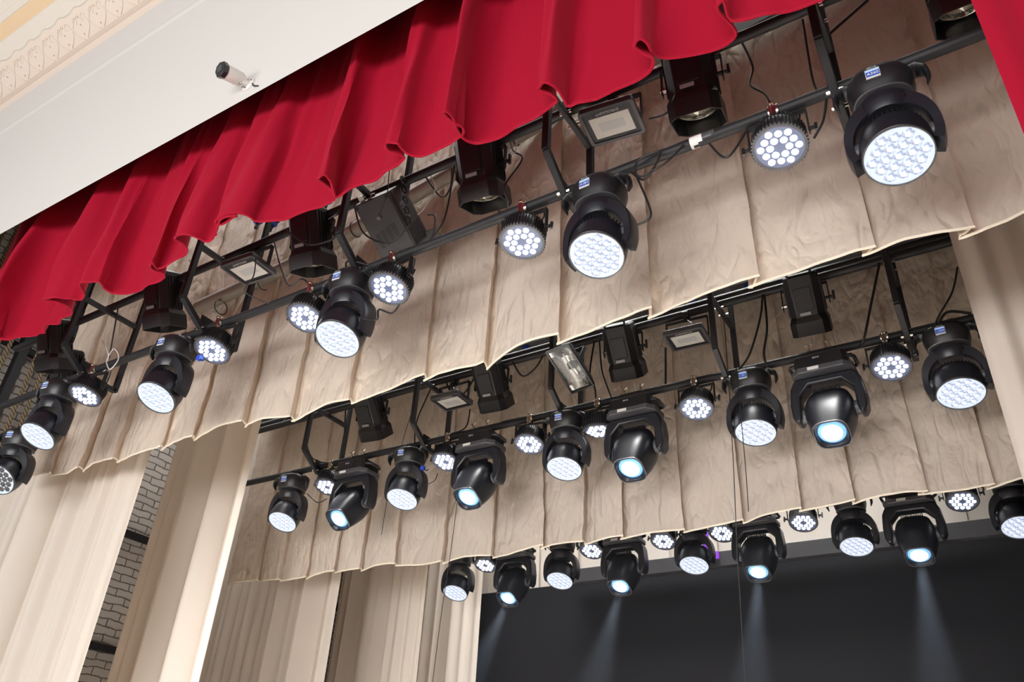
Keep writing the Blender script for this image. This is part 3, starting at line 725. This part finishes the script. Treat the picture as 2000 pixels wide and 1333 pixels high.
# ---------------------------------------------------------------- spot moving head
SP = -.455
def make_spot():
    root = empty('spot_moving_head')
    def octo(w, d, c): return [(-w + c, -d), (w - c, -d), (w, -d + c), (w, d - c), (w - c, d), (-w + c, d), (-w, d - c), (-w, -d + c)]
    mb = MB(); mb.prism(octo(.175, .125, .03), -.152, -.055, 'z'); base = mb.build('base', 'black', root, bevel=.006)
    MB().box((0, -.125, -.10), (.12, .006, .055)).build('front_panel', 'gloss', base)
    text('maker_name', 'ROBE', .018, 'whiteink', base, frame_mtx((-1, 0, 0), (0, 0, -1), (-.02, -.1285, -.085)))
    mb = MB(); mb.prism(octo(.205, .142, .055), -.192, -.152, 'z'); fl = mb.build('base_flange', 'grey', root, bevel=.006)
    MB().box((-.045, -.1445, -.172), (.075, .004, .022)).build('sticker', 'sticker', root)
    for s in (-1, 1):
        mb = MB(); mb.tube([(s * .16, -.085, -.10), (s * .20, -.08, -.10), (s * .215, -.05, -.102), (s * .215, .05, -.102), (s * .20, .08, -.10), (s * .16, .085, -.10)], .013, 10); mb.build('handle', 'black', root, smooth=60)
    for s in (-1, 1):
        c = MB(); c.tube([(s * .07 - .013, .036 * cos(a), .036 * sin(a)) for a in [radians(-150 + 20 * k) for k in range(16)]], .006, 6); c.box((s * .07, 0, -.048), (.034, .05, .02)); c.tube([(s * .07, 0, -.05), (s * .07, 0, -.033)], .012, 8)
        c = c.build('clamp', 'paint', root)
        w = MB(); w.tube([(s * .07, -.03, .02), (s * .07, -.035, .075)], .007, 8); w.tube([(s * .07 - .022, -.034, .078), (s * .07, -.034, .058), (s * .07 + .022, -.034, .078)], .006, 6); w.box((s * .07, -.036, .028), (.024, .018, .016)); w.build('wing_nut', 'chrome', c)
    # angular yoke
    o_ = [(-.175, -.192), (.175, -.192), (.205, -.205), (.232, -.26), (.245, -.38), (.240, -.47), (.218, -.51), (.190, -.51), (.178, -.47), (.176, -.325), (.105, -.248), (-.105, -.248), (-.176, -.325), (-.178, -.47), (-.190, -.51), (-.218, -.51), (-.240, -.47), (-.245, -.38), (-.232, -.26), (-.205, -.205)]
    mb = MB(); mb.prism([(x, z) for x, z in o_], -.065, .065, 'y'); mb.build('yoke', 'gloss', root, bevel=.014)
    for s in (-1, 1): MB().tube([(s * .150, 0, 0), (s * .19, 0, 0)], .05, 24).build('pivot_cap', 'grey', root, loc=(0, 0, SP))
    # head: tapering hull, rounded square towards the lens
    mb = MB(); mb.lathe([(.07, .150, .06, 3.5), (.112, .145, .088, 3.5), (.134, .12, .108, 3.2), (.153, .06, .130, 3.0), (.162, .0, .140, 3.0), (.158, -.06, .142, 3.0), (.142, -.14, .132, 3.0), (.122, -.20, .118, 3.2), (.108, -.235, .108, 3.4), (.098, -.24, .098, 3.4), (.092, -.225, .092, 2.2), (.088, -.205, .088, 2)], 56)
    for j in range(14): mb.box((-.085 + j * .013, -.098, .125), (.005, .03, .045), (radians(20), 0, 0))
    mb.build('head', 'gloss', root, loc=(0, 0, SP), smooth=28)
    mb = MB(); mb.lathe([(.106, -.236, .106, 3.4), (.111, -.236, .111, 3.4), (.111, -.243, .111, 3.4), (.106, -.243, .106, 3.4)], 48, closed=True); mb.build('front_bezel', 'grey', root, loc=(0, 0, SP))
    mb = MB(); mb.lathe([(.0875, -.206), (.0875, -.216), (.072, -.225), (.066, -.226), (.066, -.206)], 40); rg = mb.build('lens_ring', 'beamring', root, loc=(0, 0, SP))
    mb = MB(); mb.lathe([(.067, -.2262), (.05, -.232), (.025, -.236), (.0005, -.237)], 40); mb.build('front_lens', 'beam', root, loc=(0, 0, SP), smooth=60)
    return root
spot = make_spot(); firsts = [True]
SPG = 'angular spot moving heads'
sspec = [(2, (1625, 850), 62, 'rightmost angular spot head of the middle row with silver wing nuts'), (2, (1230, 926), 60, 'angular spot head below the barrel spotlight and right square floodlight, middle row'), (2, (911, 985), 58, 'angular spot head below the small square floodlight, middle row'), (2, (656, 1028), 52, 'leftmost angular spot head of the middle row, tipped furthest left'),
         (3, (1795, 1085), 64, 'rightmost angular spot head of the rear row with visible beam'), (3, (1480, 1120), 62, 'angular spot head right of the purple glow, rear row'), (3, (1210, 1152), 60, 'angular spot head at left centre of the rear row'), (3, (990, 1173), 58, 'leftmost angular spot head of the rear row beside the screen edge')]
for row, (u, v), t, lb in sspec:
    Y = (0, Y1, Y2, Y3)[row]; z = (0, 2.825, 2.84, 2.70)[row]; off = .235 * cos(radians(t))
    x = pxx(u, v, Y - off); o = spot if firsts[0] else copy_tree(spot); firsts[0] = False
    o.location = (x, Y, z - .012); o.scale = (.93,) * 3; tilt(o, ('head', 'front_bezel', 'lens_ring', 'front_lens', 'pivot_cap'), -(90 - t))
    tag(o, lb, 'moving head light', SPG + ' on the %s pipe' % ('', 'front', 'middle', 'rear')[row])

# ---------------------------------------------------------------- barrel (fresnel) spotlight
def make_fres():
    root = empty('fresnel_spotlight'); pz = -.175
    def oc(w, c): return [(-w + c, -w), (w - c, -w), (w, -w + c), (w, w - c), (w - c, w), (-w + c, w), (-w, w - c), (-w, -w + c)]
    mb = MB(); vs = []
    secs = [(.10, .03, .215), (.118, .04, .20), (.122, .045, .10), (.118, .045, -.10)]
    for w, c, z in secs: vs += [(x, y, z) for x, y in oc(w, c)]
    mb.add(vs, [tuple(range(8))] + [(i * 8 + j, i * 8 + (j + 1) % 8, (i + 1) * 8 + (j + 1) % 8, (i + 1) * 8 + j) for i in range(3) for j in range(8)] + [tuple(24 + j for j in range(8))])
    h = mb.build('housing', 'black', root, loc=(0, 0, pz), bevel=.004, smooth=20)
    for s in (-1, 1):
        mb = MB(); mb.box((s * .118, 0, .04), (.008, .14, .26))
        for k in range(5): mb.box((s * .124, -.06 + k * .03, .04), (.014, .006, .25))
        mb.build('side_fins', 'paint', h)
    MB().box((0, -.124, .03), (.115, .01, .17)).build('front_panel', 'black', h, bevel=.003)
    MB().box((-.01, -.1305, -.075), (.075, .004, .022)).build('label_plate', 'ink', h)
    mb = MB(); mb.tube([(-.08, -.09, .20), (-.085, -.095, .245), (-.06, -.1, .262), (.06, -.1, .262), (.085, -.095, .245), (.08, -.09, .20)], .010, 8); mb.build('handle', 'black', h)
    fb = MB(); w0, w1 = .120, .136; t_ = .006
    vs = []
    for w, z in ((w0, -.095), (w1, -.135), (w1, -.235)): vs += [(x, y, z) for x, y in oc(w, .045)]
    for w, z in ((w1 - t_, -.235), (w1 - t_, -.14), (w0 - t_, -.10)): vs += [(x, y, z) for x, y in oc(w, .043)]
    fb.add(vs, [(i * 8 + j, i * 8 + (j + 1) % 8, (i + 1) * 8 + (j + 1) % 8, (i + 1) * 8 + j) for i in range(5) for j in range(8)])
    fb.build('front_hood', 'black', root, loc=(0, 0, pz), smooth=20)
    L = MB(); pr = []
    for k in range(9):
        r = .108 - k * .012; pr += [(r, -.165 - .012 * (1 - (r / .108) ** 2) * 2), (r - .010, -.171 - .012 * (1 - (r / .108) ** 2) * 2)]
    L.lathe(pr, 36); L.build('fresnel_lens', 'fglass', root, loc=(0, 0, pz), smooth=10)
    mb = MB(); mb.box((0, 0, -.042), (.33, .03, .006))
    for s in (-1, 1): mb.box((s * .163, 0, -.13), (.006, .032, .18))
    mb.build('yoke', 'paint', root)
    mb = MB(); mb.tube([(-.02, 0, 0), (.02, 0, 0)], .037, 14); mb.box((0, -.035, .01), (.022, .02, .05)); mb.build('clamp', 'chrome', root)
    mb = MB(); mb.tube([(.12, 0, 0), (.185, 0, 0)], .012, 10); mb.box((.195, 0, .01), (.016, .02, .075)); mb.build('knob', 'black', root, loc=(0, 0, pz), bevel=.003)
    mb = MB(); mb.tube([(-.12, 0, 0), (-.172, 0, 0)], .014, 10); mb.build('bolt', 'chrome', root, loc=(0, 0, pz))
    return root
fres = make_fres(); ff = [True]
HT = ('housing', 'front_hood', 'fresnel_lens')
fs_ = [(1, (1352, 165), 22, 6, 'black barrel spotlight right of the big square floodlight, front row'), (1, (938, 345), 24, 6, 'black barrel spotlight left of the upper centre hanger, front row'), (1, (605, 480), 24, 8, 'black barrel spotlight between small square floodlight and grey box'), (1, (315, 598), 26, 10, 'black barrel spotlight below the red folds at left, front row'),
       (1, (108, 672), 26, 12, 'dark barrel spotlight against the brick wall at far left'), (1, (1865, -40), 22, 0, 'barrel spotlight cut by the top edge beside the red side curtain'),
       (2, (1576, 602), 38, 4, 'black barrel spotlight alone at right of the middle row'), (2, (1218, 702), 40, 6, 'black barrel spotlight right of the halogen floodlight, middle row'), (2, (958, 772), 40, 6, 'black barrel spotlight right of the small square floodlight, middle row'), (2, (723, 826), 40, 8, 'leftmost black barrel spotlight of the middle row')]
for row, (u, v), a, rz, lb in fs_:
    Y = (0, Y1, Y2)[row]; pt = at(u, v, Y); x = pt.x
    o = fres if ff[0] else copy_tree(fres); ff[0] = False
    o.location = (x, Y, 3.42); o.rotation_euler = (0, 0, radians(rz)); tilt(o, HT, a); o.scale = (.93,) * 3; tag(o, lb, 'spotlight', 'barrel spotlights on the %s row' % ('', 'front', 'middle')[row])

# ---------------------------------------------------------------- square LED floodlights
def rrect(w, d, r, n=5):
    out = []
    for cx, cy, a0 in ((w - r, d - r, 0), (-w + r, d - r, 90), (-w + r, -d + r, 180), (w - r, -d + r, 270)):
        for k in range(n + 1): a = radians(a0 + 90 * k / n); out.append((cx + r * cos(a), cy + r * sin(a)))
    return out
def make_flood():
    root = empty('led_floodlight')
    mb = MB(); mb.prism(rrect(.148, .122, .022), .0, .03, 'z'); hs = mb.build('housing', 'grey', root, bevel=.004)
    mb = MB(); A = rrect(.148, .122, .022); B = rrect(.130, .104, .012); n = len(A)
    vs = [(x, y, 0) for x, y in A] + [(x, y, -.008) for x, y in A] + [(x, y, -.008) for x, y in B] + [(x, y, 0) for x, y in B]
    mb.add(vs, [(r * n + i, r * n + (i + 1) % n, ((r + 1) % 4) * n + (i + 1) % n, ((r + 1) % 4) * n + i) for r in range(4) for i in range(n)]); mb.build('frame', 'grey', root, bevel=.0)
    MB().box((0, 0, -.001), (.258, .206, .003)).build('front_glass', 'gloss', root)
    rf = MB(); rf.box((0, .008, -.0035), (.212, .142, .003)); rf = rf.build('light_panel', 'diff', root)
    MB().box((0, .008, -.0053), (.135, .058, .001)).build('chip_area', 'diffc', rf)
    text('brand_text', 'EVROLIGHT', .0235, 'whiteink', root, frame_mtx((-1, 0, 0), (0, 1, 0), (.0, -.083, -.0036)))
    mb = MB(); mb.box((0, .02, .17), (.31, .028, .005))
    for s in (-1, 1): mb.box((s * .155, .02, .09), (.005, .028, .165))
    mb.build('bracket', 'paint', root)
    mb = MB(); mb.tube([(-.02, .02, .215), (.02, .02, .215)], .037, 12); mb.box((0, .02, .183), (.03, .04, .03)); mb.build('clamp', 'paint', root)
    mb = MB(); mb.tube([(.03, -.05, .03), (.06, -.06, .08), (.02, -.02, .14), (0, .02, .2)], .005, 6); mb.build('cable', 'cable', root)
    return root
fl = make_flood(); f1 = [True]
for (u, v), Y, z, rz, lb in [((1195, 240), Y1, 3.20, 7, 'largest square white faced floodlight beside the upper centre hanger'), ((485, 528), Y1, 3.20, 3, 'square white faced floodlight at left of the front row, cable across it'),
                             ((1342, 662), Y2, 3.19, 3, 'square white faced floodlight partly behind a hanger, middle row'), ((882, 785), Y2, 3.18, 0, 'smallest square white faced floodlight, middle row left of centre')]:
    o = fl if f1[0] else copy_tree(fl); f1[0] = False
    d = at(u, v, 1.0); k = z / d.z; p_ = d * k
    o.location = (p_.x, p_.y, z); o.rotation_euler = (0, 0, radians(rz)); tag(o, lb, 'floodlight', 'square floodlights')

def make_halogen():
    root = empty('halogen_floodlight')
    w, l, d = .105, .20, .07
    mb = MB(); A = [(-w, -l), (w, -l), (w, l), (-w, l)]; B = [(-w + .016, -l + .02), (w - .016, -l + .02), (w - .016, l - .02), (-w + .016, l - .02)]
    vs = [(x, y, 0) for x, y in A] + [(x, y, -.016) for x, y in A] + [(x, y, -.016) for x, y in B] + [(x, y, 0) for x, y in B]
    mb.add(vs, [(r * 4 + i, r * 4 + (i + 1) % 4, ((r + 1) % 4) * 4 + (i + 1) % 4, ((r + 1) % 4) * 4 + i) for r in range(4) for i in range(4)]); mb.build('frame', 'black', root, bevel=.003)
    mb = MB(); C = [(-w * .8, -l * .75), (w * .8, -l * .75), (w * .8, l * .75), (-w * .8, l * .75)]
    vs = [(x, y, 0) for x, y in A] + [(x, y, d) for x, y in C]
    mb.add(vs, [(4, 5, 6, 7)] + [(i, (i + 1) % 4, 4 + (i + 1) % 4, 4 + i) for i in range(4)]); mb.build('housing', 'black', root, bevel=.004)
    mb = MB(); n = 14; ny = 9; vs = []
    for j in range(ny):
        y = -l + .022 + (2 * l - .044) * j / (ny - 1); e = 1 if 1 < j < ny - 2 else (.55 if j in (1, ny - 2) else .02)
        for i in range(n):
            a = -1 + 2 * i / (n - 1); vs.append((a * (w - .017), y, -.002 + .055 * (1 - a * a) * e))
    mb.add(vs, [(j * n + i, j * n + i + 1, (j + 1) * n + i + 1, (j + 1) * n + i) for j in range(ny - 1) for i in range(n - 1)]); mb.build('reflector', 'refl', root, smooth=20)
    mb = MB(); mb.tube([(0, -.12, .022), (0, .12, .022)], .006, 10); mb.build('lamp_tube', 'diff', root)
    MB().box((0, 0, -.008), (2 * w - .03, 2 * l - .036, .003)).build('front_glass', 'glass', root)
    mb = MB(); mb.box((0, -.05, .16), (.235, .03, .005))
    for s in (-1, 1): mb.box((s * .115, -.05, .09), (.005, .03, .145))
    mb.build('bracket', 'paint', root)
    mb = MB(); mb.tube([(-.03, .0, .07), (.03, .0, .07)], .04, 8); mb.box((0, -l * .6, .05), (.12, .03, .03)); mb.build('terminal_box', 'black', root)
    return root
hal = make_halogen(); hp = at(1114, 720, Y2 - .22); hal.location = hp
xa = Vector((1, 0, 0)); ya = Vector((0, .87, -.49)).normalized(); za = xa.cross(ya)
hal.rotation_euler = Matrix((xa, ya, za)).transposed().to_euler(); hal.rotation_euler.rotate_axis('Z', radians(-6))
tag(hal, 'black halogen floodlight with shiny reflector tilted under the middle upper pipe', 'floodlight')

# ---------------------------------------------------------------- grey control box
bx = empty('dimmer_box'); c0 = at(752, 443, 2.76)
yb = Vector((0, .857, -.516)).normalized(); nb = Vector((0, -.516, -.857)).normalized()   # long edge, face normal
m4 = Matrix((Vector((1, 0, 0)), yb, Vector((1, 0, 0)).cross(yb))).transposed()
bx.matrix_world = Matrix.LocRotScale(c0, m4.to_quaternion(), None)
# local: x right, y along the long edge, z away from the viewer (1,0,0) x yb
zl = 1 if (m4 @ Vector((0, 0, 1))).dot(nb) < 0 else -1
MB().box((0, 0, zl * .10), (.265, .37, .19)).build('case', 'greycase', bx, bevel=.005)
cp = MB().box((0, 0, -zl * .003), (.257, .362, .006)).build('cover_panel', 'greycase', bx, bevel=.002)
mb = MB()
for c in range(4):
    for r in range(9): mb.box((-.075 + c * .045, .03 + r * .011 - .01 * c, -zl * .0065), (.032, .0045, .0012))
mb.build('vent_slots', 'dark', cp)
MB().box((.1335, 0, zl * .03), (.004, .36, .012)).build('side_groove', 'dark', bx)
text('brand_text', 'SWP', .055, 'ink', bx, frame_mtx((0, 1, 0), (0, 0, zl), (.1335, -.04, zl * .085)))
text('maker_text', 'Rolance', .024, 'ink', bx, frame_mtx((0, 1, 0), (0, 0, zl), (.1335, -.12, zl * .145)))
mb = MB()
for c in range(6):
    for r in range(9): mb.box((.1335, .06 + r * .013, zl * (.05 + c * .022)), (.002, .004, .014), (radians(30), 0, 0))
mb.build('side_vents', 'dark', bx)
MB().box((.09, .20, zl * .17), (.26, .10, .006), None).build('base_plate', 'greycase', bx, bevel=.01)
for sx in (-.115, .115):
    MB().tube([(sx, -.165, -zl * .002), (sx, -.165, -zl * .01)], .011, 10).build('foot_screw', 'dark', bx)
mb = MB(); mb.box((-.11, -.20, zl * .09), (.04, .03, .03)); mb.box((-.05, -.195, zl * .09), (.03, .02, .03)); mb.build('connectors', 'chrome', bx)
# perforated strap from case to pipe
st = MB(); P = [Vector((.185, -.20, zl * .13)), Vector((.15, .02, zl * .03))]
n = 24; strip = []
def ring_plate(mb, c, ro, ri, th):
    A = [(c[0], c[1] + ro * cos(2 * pi * j / 16), c[2] + ro * sin(2 * pi * j / 16)) for j in range(16)]; B = [(c[0], c[1] + ri * cos(2 * pi * j / 16), c[2] + ri * sin(2 * pi * j / 16)) for j in range(16)]
    A2 = [(x + th, y, z) for x, y, z in A]; B2 = [(x + th, y, z) for x, y, z in B]
    mb.add(A + A2 + B2 + B, [(r * 16 + i, r * 16 + (i + 1) % 16, ((r + 1) % 4) * 16 + (i + 1) % 16, ((r + 1) % 4) * 16 + i) for r in range(4) for i in range(16)])
for k in range(5): q = P[0].lerp(P[1], k / 4); ring_plate(st, q, .027, .013, .005)
st.build('perforated_strap', 'paint', bx)
tag(bx, 'large grey metal control box with vents hanging from the upper front pipe', 'control box')

# ---------------------------------------------------------------- security camera on the wall
cm = empty('security_camera', at(486, 166, YW))
mb = MB(Matrix.Rotation(radians(90), 4, 'X')); mb.lathe([(.05, 0), (.05, .008), (.044, .014), (.0, .015)], 28); mb.build('mounting_plate', 'white', cm)
for a in (20, 140, 260): MB().tube([(.036 * cos(radians(a)), -.012, .036 * sin(radians(a))), (.036 * cos(radians(a)), -.017, .036 * sin(radians(a)))], .005, 8).build('screw', 'lens', cm)
MB().tube([(0, -.01, 0), (-.003, -.045, -.012), (-.015, -.07, -.012)], .021, 16).build('arm', 'white', cm)
MB().tube([(-.01, -.05, -.03), (-.01, -.06, -.042)], .011, 10).build('lock_screw', 'chrome', cm)
dv = Vector((-.10, -.955, -.27)).normalized(); q = dv.to_track_quat('-Z', 'Y').to_matrix().to_4x4(); q.translation = Vector((-.022, -.075, .0))
mb = MB(q); mb.lathe([(.014, .045), (.038, .04), (.045, .025), (.048, -.075), (.046, -.082)], 28); mb.build('body', 'white', cm)
mb = MB(q); mb.lathe([(.047, -.082), (.052, -.088), (.052, -.112), (.044, -.118)], 8); hd = mb.build('front_hood', 'lens', cm, smooth=20)
mb = MB(q); mb.box((0, 0, -.119), (.045, .04, .002)); mb.build('lens_window', 'grey', hd)
MB().tube([(.045, -.008, -.02), (.07, -.012, -.06), (.11, -.004, -.075)], .004, 6).build('cable', 'cable', cm)
tag(cm, 'small white bullet security camera with black front on the white wall', 'camera')

# ---------------------------------------------------------------- unlit fixtures at the far left
o = copy_tree(wash); o.location = (-6.72, 2.95, 2.70); tilt(o, ('head', 'lens_rim', 'lens_plate', 'pivot_cap'), -40)
o.rotation_euler = (0, 0, radians(25)); tag(o, 'dark unlit round moving head at the far left picture edge', 'moving head light')
off_ = mat('unlit_lens', (.10, .10, .105), .15)
def unlit(o_):
    for c in kids(o_):
        if c.type == 'MESH' and any(s.material and s.material.name.startswith('lit_') for s in c.material_slots):
            me = c.data.copy(); 
            for i in range(len(me.materials)): me.materials[i] = off_
            c.data = me
        unlit(c)
unlit(o)
o = copy_tree(fres); o.location = (-6.62, 3.05, 3.42); tilt(o, HT, 20); tag(o, 'dark barrel spotlight behind the leftmost lit moving head', 'spotlight')

# ---------------------------------------------------------------- cables
def spline(pts, k=6):
    pts = [Vector(p) for p in pts]; out = []
    for i in range(len(pts) - 1):
        p0 = pts[max(i - 1, 0)]; p1 = pts[i]; p2 = pts[i + 1]; p3 = pts[min(i + 2, len(pts) - 1)]
        for j in range(k):
            t = j / k; out.append(.5 * ((2 * p1) + (p2 - p0) * t + (2 * p0 - 5 * p1 + 4 * p2 - p3) * t * t + (3 * p1 - p0 - 3 * p2 + p3) * t ** 3))
    out.append(pts[-1]); return out
def cab(px, Y, label, r=.0055, m='cable', name='cable', Ye=None):
    k = len(px); pts = [at(u, v, Y + ((Ye - Y) * i / (k - 1) if Ye else 0)) for i, (u, v) in enumerate(px)]
    for i in (0, -1):      # an end that comes near a pipe is clipped to it
        for (py, pz) in ((Y1, 2.825), (Y1, 3.42), (Y2, 2.84), (Y2, 3.42), (Y2 + .13, 3.56), (Y3, 2.71)):
            d = Vector((pts[i].y - py, pts[i].z - pz))
            if .03 < d.length < .20: d = d.normalized() * .03; pts[i] = Vector((pts[i].x, py + d.x, pz + d.y)); break
    o = MB().tube(spline(pts), r, 7).build(name, m, smooth=60); tag(o, label, 'cable', 'cables'); return o
cab([(990, 225), (1000, 290), (1020, 310), (985, 365), (992, 400), (1000, 420)], 2.78, 'black cable from the grey tube down to the par light left of centre')
cab([(845, 345), (862, 385), (880, 365), (895, 355)], 2.80, 'short looping black cable left of the barrel spotlight near centre')
cab([(900, 370), (875, 400), (862, 440), (850, 465)], 2.80, 'thin cable beside the grey control box ending on the front pipe')
cab([(1458, 88), (1470, 130), (1465, 165), (1495, 185), (1508, 215)], 2.84, 'black cable hanging to the brightest par light')
cab([(1385, 288), (1420, 308), (1462, 305)], 2.68, 'short black cable entering the left side of the brightest par light')
cab([(1590, 270), (1608, 235), (1615, 205)], 2.66, 'black cable from the brightest par light up to the hanger')
cab([(1588, 105), (1586, 150), (1600, 185)], 2.85, 'curved black cable behind the right hanger of the front row')
cab([(1695, 0), (1610, 75)], 2.9, 'straight black cable running up right from the right hanger', .008)
cab([(1225, 355), (1260, 350), (1290, 300), (1270, 300), (1242, 320), (1250, 345), (1300, 318), (1330, 275)], 2.64, 'looped black cable tied on the front pipe right of centre')
cab([(1235, 372), (1265, 395), (1270, 425), (1245, 440)], 2.66, 'cable loop on the right side of the second big moving head')
cab([(1268, 232), (1295, 225), (1310, 215)], 2.70, 'short cable leaving the largest square floodlight')
cab([(540, 480), (548, 520), (565, 558), (590, 545), (620, 550)], 2.75, 'wavy black cable between the square floodlight and the moving head')
cab([(500, 505), (495, 540), (478, 570), (490, 600)], 2.55, 'thin black cable crossing the left square floodlight', .004)
cab([(690, 415), (710, 455), (760, 475), (800, 440)], 2.70, 'black cable hanging across the grey control box')
cab([(835, 420), (850, 425), (852, 470)], 2.75, 'black cable right of the grey control box')
cab([(560, 450), (600, 478), (645, 470), (655, 460)], 2.52, 'grey cable across the barrel spotlight left of the control box', .005)
cab([(700, 620), (735, 625), (740, 605), (765, 612), (780, 595)], 2.60, 'black cable below the par light right of the control box head')
cab([(665, 480), (680, 510), (705, 525)], 2.6, 'black cable running down beside the hanger bar left of centre')
cab([(390, 610), (395, 635), (420, 645), (450, 640)], 2.7, 'cable bundle above the second moving head of the front row')
cab([(235, 605), (222, 650), (215, 690), (212, 720)], 2.75, 'thin cable hanging left of the rope side barrel spotlight')
cab([(200, 665), (212, 700), (190, 735), (200, 760)], 2.72, 'white cable loop around the front pipe at left', .004, 'wcable')
cab([(205, 700), (222, 682), (232, 700), (215, 722), (205, 705)], 2.66, 'white cable tie ring near the leftmost par light', .004, 'wcable')
cab([(620, 440), (590, 470), (600, 455), (655, 430)], 2.7, 'thin white cord over the front pipe left of centre', .003, 'wcable')
cab([(846, 345), (850, 370), (830, 405), (815, 420)], 2.76, 'thin white cord right of the control box', .003, 'wcable')
cab([(1012, 270), (1005, 300), (985, 312)], 2.75, 'thin white cord below the upper front pipe near centre', .003, 'wcable')
cab([(768, 285), (760, 340), (756, 380), (740, 420)], 2.35, 'microphone cord hanging before the grey control box', .003)
o = MB().lathe([(.001, -.02), (.014, -.014), (.018, 0), (.014, .014), (.001, .02)], 16).build('microphone', 'cable'); o.location = at(740, 424, 2.35); tag(o, 'small round black microphone hanging in front of the grey control box', 'microphone')
# middle row
cab([(1488, 578), (1485, 620), (1465, 690), (1442, 722)], 4.8, 'left black cable of the pair above the A110 moving head', .007)
cab([(1492, 585), (1498, 640), (1492, 690), (1498, 730)], 4.8, 'right black cable of the pair above the A110 moving head', .008)
cab([(1718, 520), (1700, 600), (1688, 660), (1680, 690)], 4.78, 'black cable hanging left of the rightmost middle hanger', .008)
cab([(1870, 522), (1860, 570), (1835, 615), (1825, 635)], 4.80, 'black cable beside the cream curtain above the rightmost moving head', .006)
cab([(1890, 590), (1850, 610), (1830, 640)], 4.80, 'thicker black cable ending at the rightmost moving head', .009)
cab([(1155, 690), (1152, 730), (1162, 760), (1160, 790)], 4.78, 'black cable dropping to the downward par light, left one', .007)
cab([(1165, 690), (1175, 720), (1182, 745), (1192, 785)], 4.78, 'black cable dropping to the downward par light, right one', .006)
cab([(1300, 680), (1300, 765)], 4.86, 'straight black cable below the left corner of the right square floodlight', .008)
cab([(610, 785), (597, 845), (610, 895), (645, 905)], 4.78, 'wavy black cable at the left hanger of the middle row', .006)
cab([(675, 812), (670, 902)], 4.86, 'straight black cable right of the left middle hanger', .007)
cab([(838, 770), (815, 820), (808, 865)], 4.8, 'slanting black cable beside the second middle hanger', .006)
cab([(918, 800), (910, 835), (880, 840)], 4.8, 'black cable curling below the smallest square floodlight', .006)
cab([(978, 800), (1000, 820), (1030, 815), (1033, 830)], 4.8, 'black cable leading to the par light right of the second spotlight', .006)
cab([(600, 965), (620, 982), (638, 975)], 4.7, 'thin looping cable between leftmost moving head and par light', .005)
cab([(830, 948), (848, 940), (855, 925)], 4.74, 'thin cable looping from the second middle moving head', .004)
cab([(560, 800), (600, 790), (640, 770), (700, 775)], 4.85, 'cable lying along the left end of the middle pipes', .01)
cab([(870, 735), (880, 765), (905, 770), (930, 745)], 4.85, 'cable loops on the middle pipe near the smallest floodlight', .007)
cab([(1000, 705), (1020, 735), (1045, 720), (1058, 715)], 4.82, 'cable with plug hanging left of the halogen floodlight', .007)
cab([(1060, 1068), (1085, 1085), (1098, 1092)], 7.05, 'thin cable behind the rear row left of centre', .005)
# long thin wires dropping in front of the stage
wires = [([(1412, 605), (1420, 700), (1432, 900), (1440, 1085), (1446, 1180), (1455, 1333)], 4.7, 'long thin wire hanging down over the black screen, left one of two'), ([(1424, 600), (1436, 700), (1455, 900), (1462, 1000)], 4.7, 'long thin wire beside the first, ending at the second border'),
         ([(806, 800), (790, 850), (760, 960), (745, 1045)], 5.2, 'thin wire on the second border below the leftmost spotlight'), ([(903, 905), (880, 1080), (862, 1200), (845, 1333)], 5.2, 'long thin wire hanging over the tan side curtain')]
for px, Y, lb in wires:
    o = MB().tube(spline([at(u, v, Y) for u, v in px]), .0028, 6).build('hanging_wire', 'cable' ); tag(o, lb, 'wire', 'hanging wires')
for (u, v), Y, lb in [((390, 700), Y1 - .12, 'front row'), ((826, 915), Y2 - .12, 'middle row')]:
    mb = MB(); mb.box((0, 0, 0), (.035, .03, .03)); mb.tube([(.01, 0, -.01), (.04, 0, -.03), (.06, 0, -.02)], .005, 6, mi=1)
    o = mb.build('power_plug', ['blue', 'cable'], bevel=.004); o.location = at(u, v, Y + .10); tag(o, 'bright blue plug at the base of a round moving head, %s' % lb, 'plug')

# ---------------------------------------------------------------- thin haze over the stage, cut by the spot heads' beams
hm = bpy.data.materials.new('thin_stage_haze'); hm.use_nodes = True; nt = hm.node_tree; nt.nodes.clear()
vs_ = nt.nodes.new('ShaderNodeVolumeScatter'); vs_.inputs['Density'].default_value = .0055; vs_.inputs['Anisotropy'].default_value = .3
vs_.inputs['Color'].default_value = (.9, .93, 1, 1)
nt.links.new(vs_.outputs[0], nt.nodes.new('ShaderNodeOutputMaterial').inputs['Volume']); M['haze'] = hm
hz = MB().box((-2.45, 5.9, .62), (5.0, 2.1, 3.4)).build('stage_haze', 'haze', smooth=0); hz['kind'] = 'stuff'; hz['label'] = 'thin haze in front of the black screen'; hz['category'] = 'haze'
for o in [o for o in bpy.data.objects if o.name.startswith('spot_moving_head')]:
    h = [c for c in kids(o) if base_name(c) == 'front_lens'][0]
    a = -h.rotation_euler.x; d = Vector((0, -sin(a), -cos(a)))
    l = bpy.data.lights.new('spot_head_beam', 'SPOT'); l.energy = 1500; l.color = (.72, .86, 1); l.spot_size = radians(20); l.spot_blend = .6; l.shadow_soft_size = .04
    b_ = bpy.data.objects.new('spot_head_beam', l); COL.objects.link(b_); b_.location = Vector(o.location) + Vector((0, 0, SP)) + d * .26
    b_.rotation_euler = d.to_track_quat('-Z', 'Y').to_euler()
fp_ = [o for o in bpy.data.objects if o.get('label') == 'lower black round pipe of the front lighting row'][0]
MB().tube([(-.86, Y1, 2.8475), (-.80, Y1, 2.8482)], .0295, 20).build('worn_tape', 'sticker', fp_)
MB().tube([(-.80, Y1, 2.8482), (-.74, Y1, 2.849)], .029, 20).build('worn_tape', 'grey', fp_)
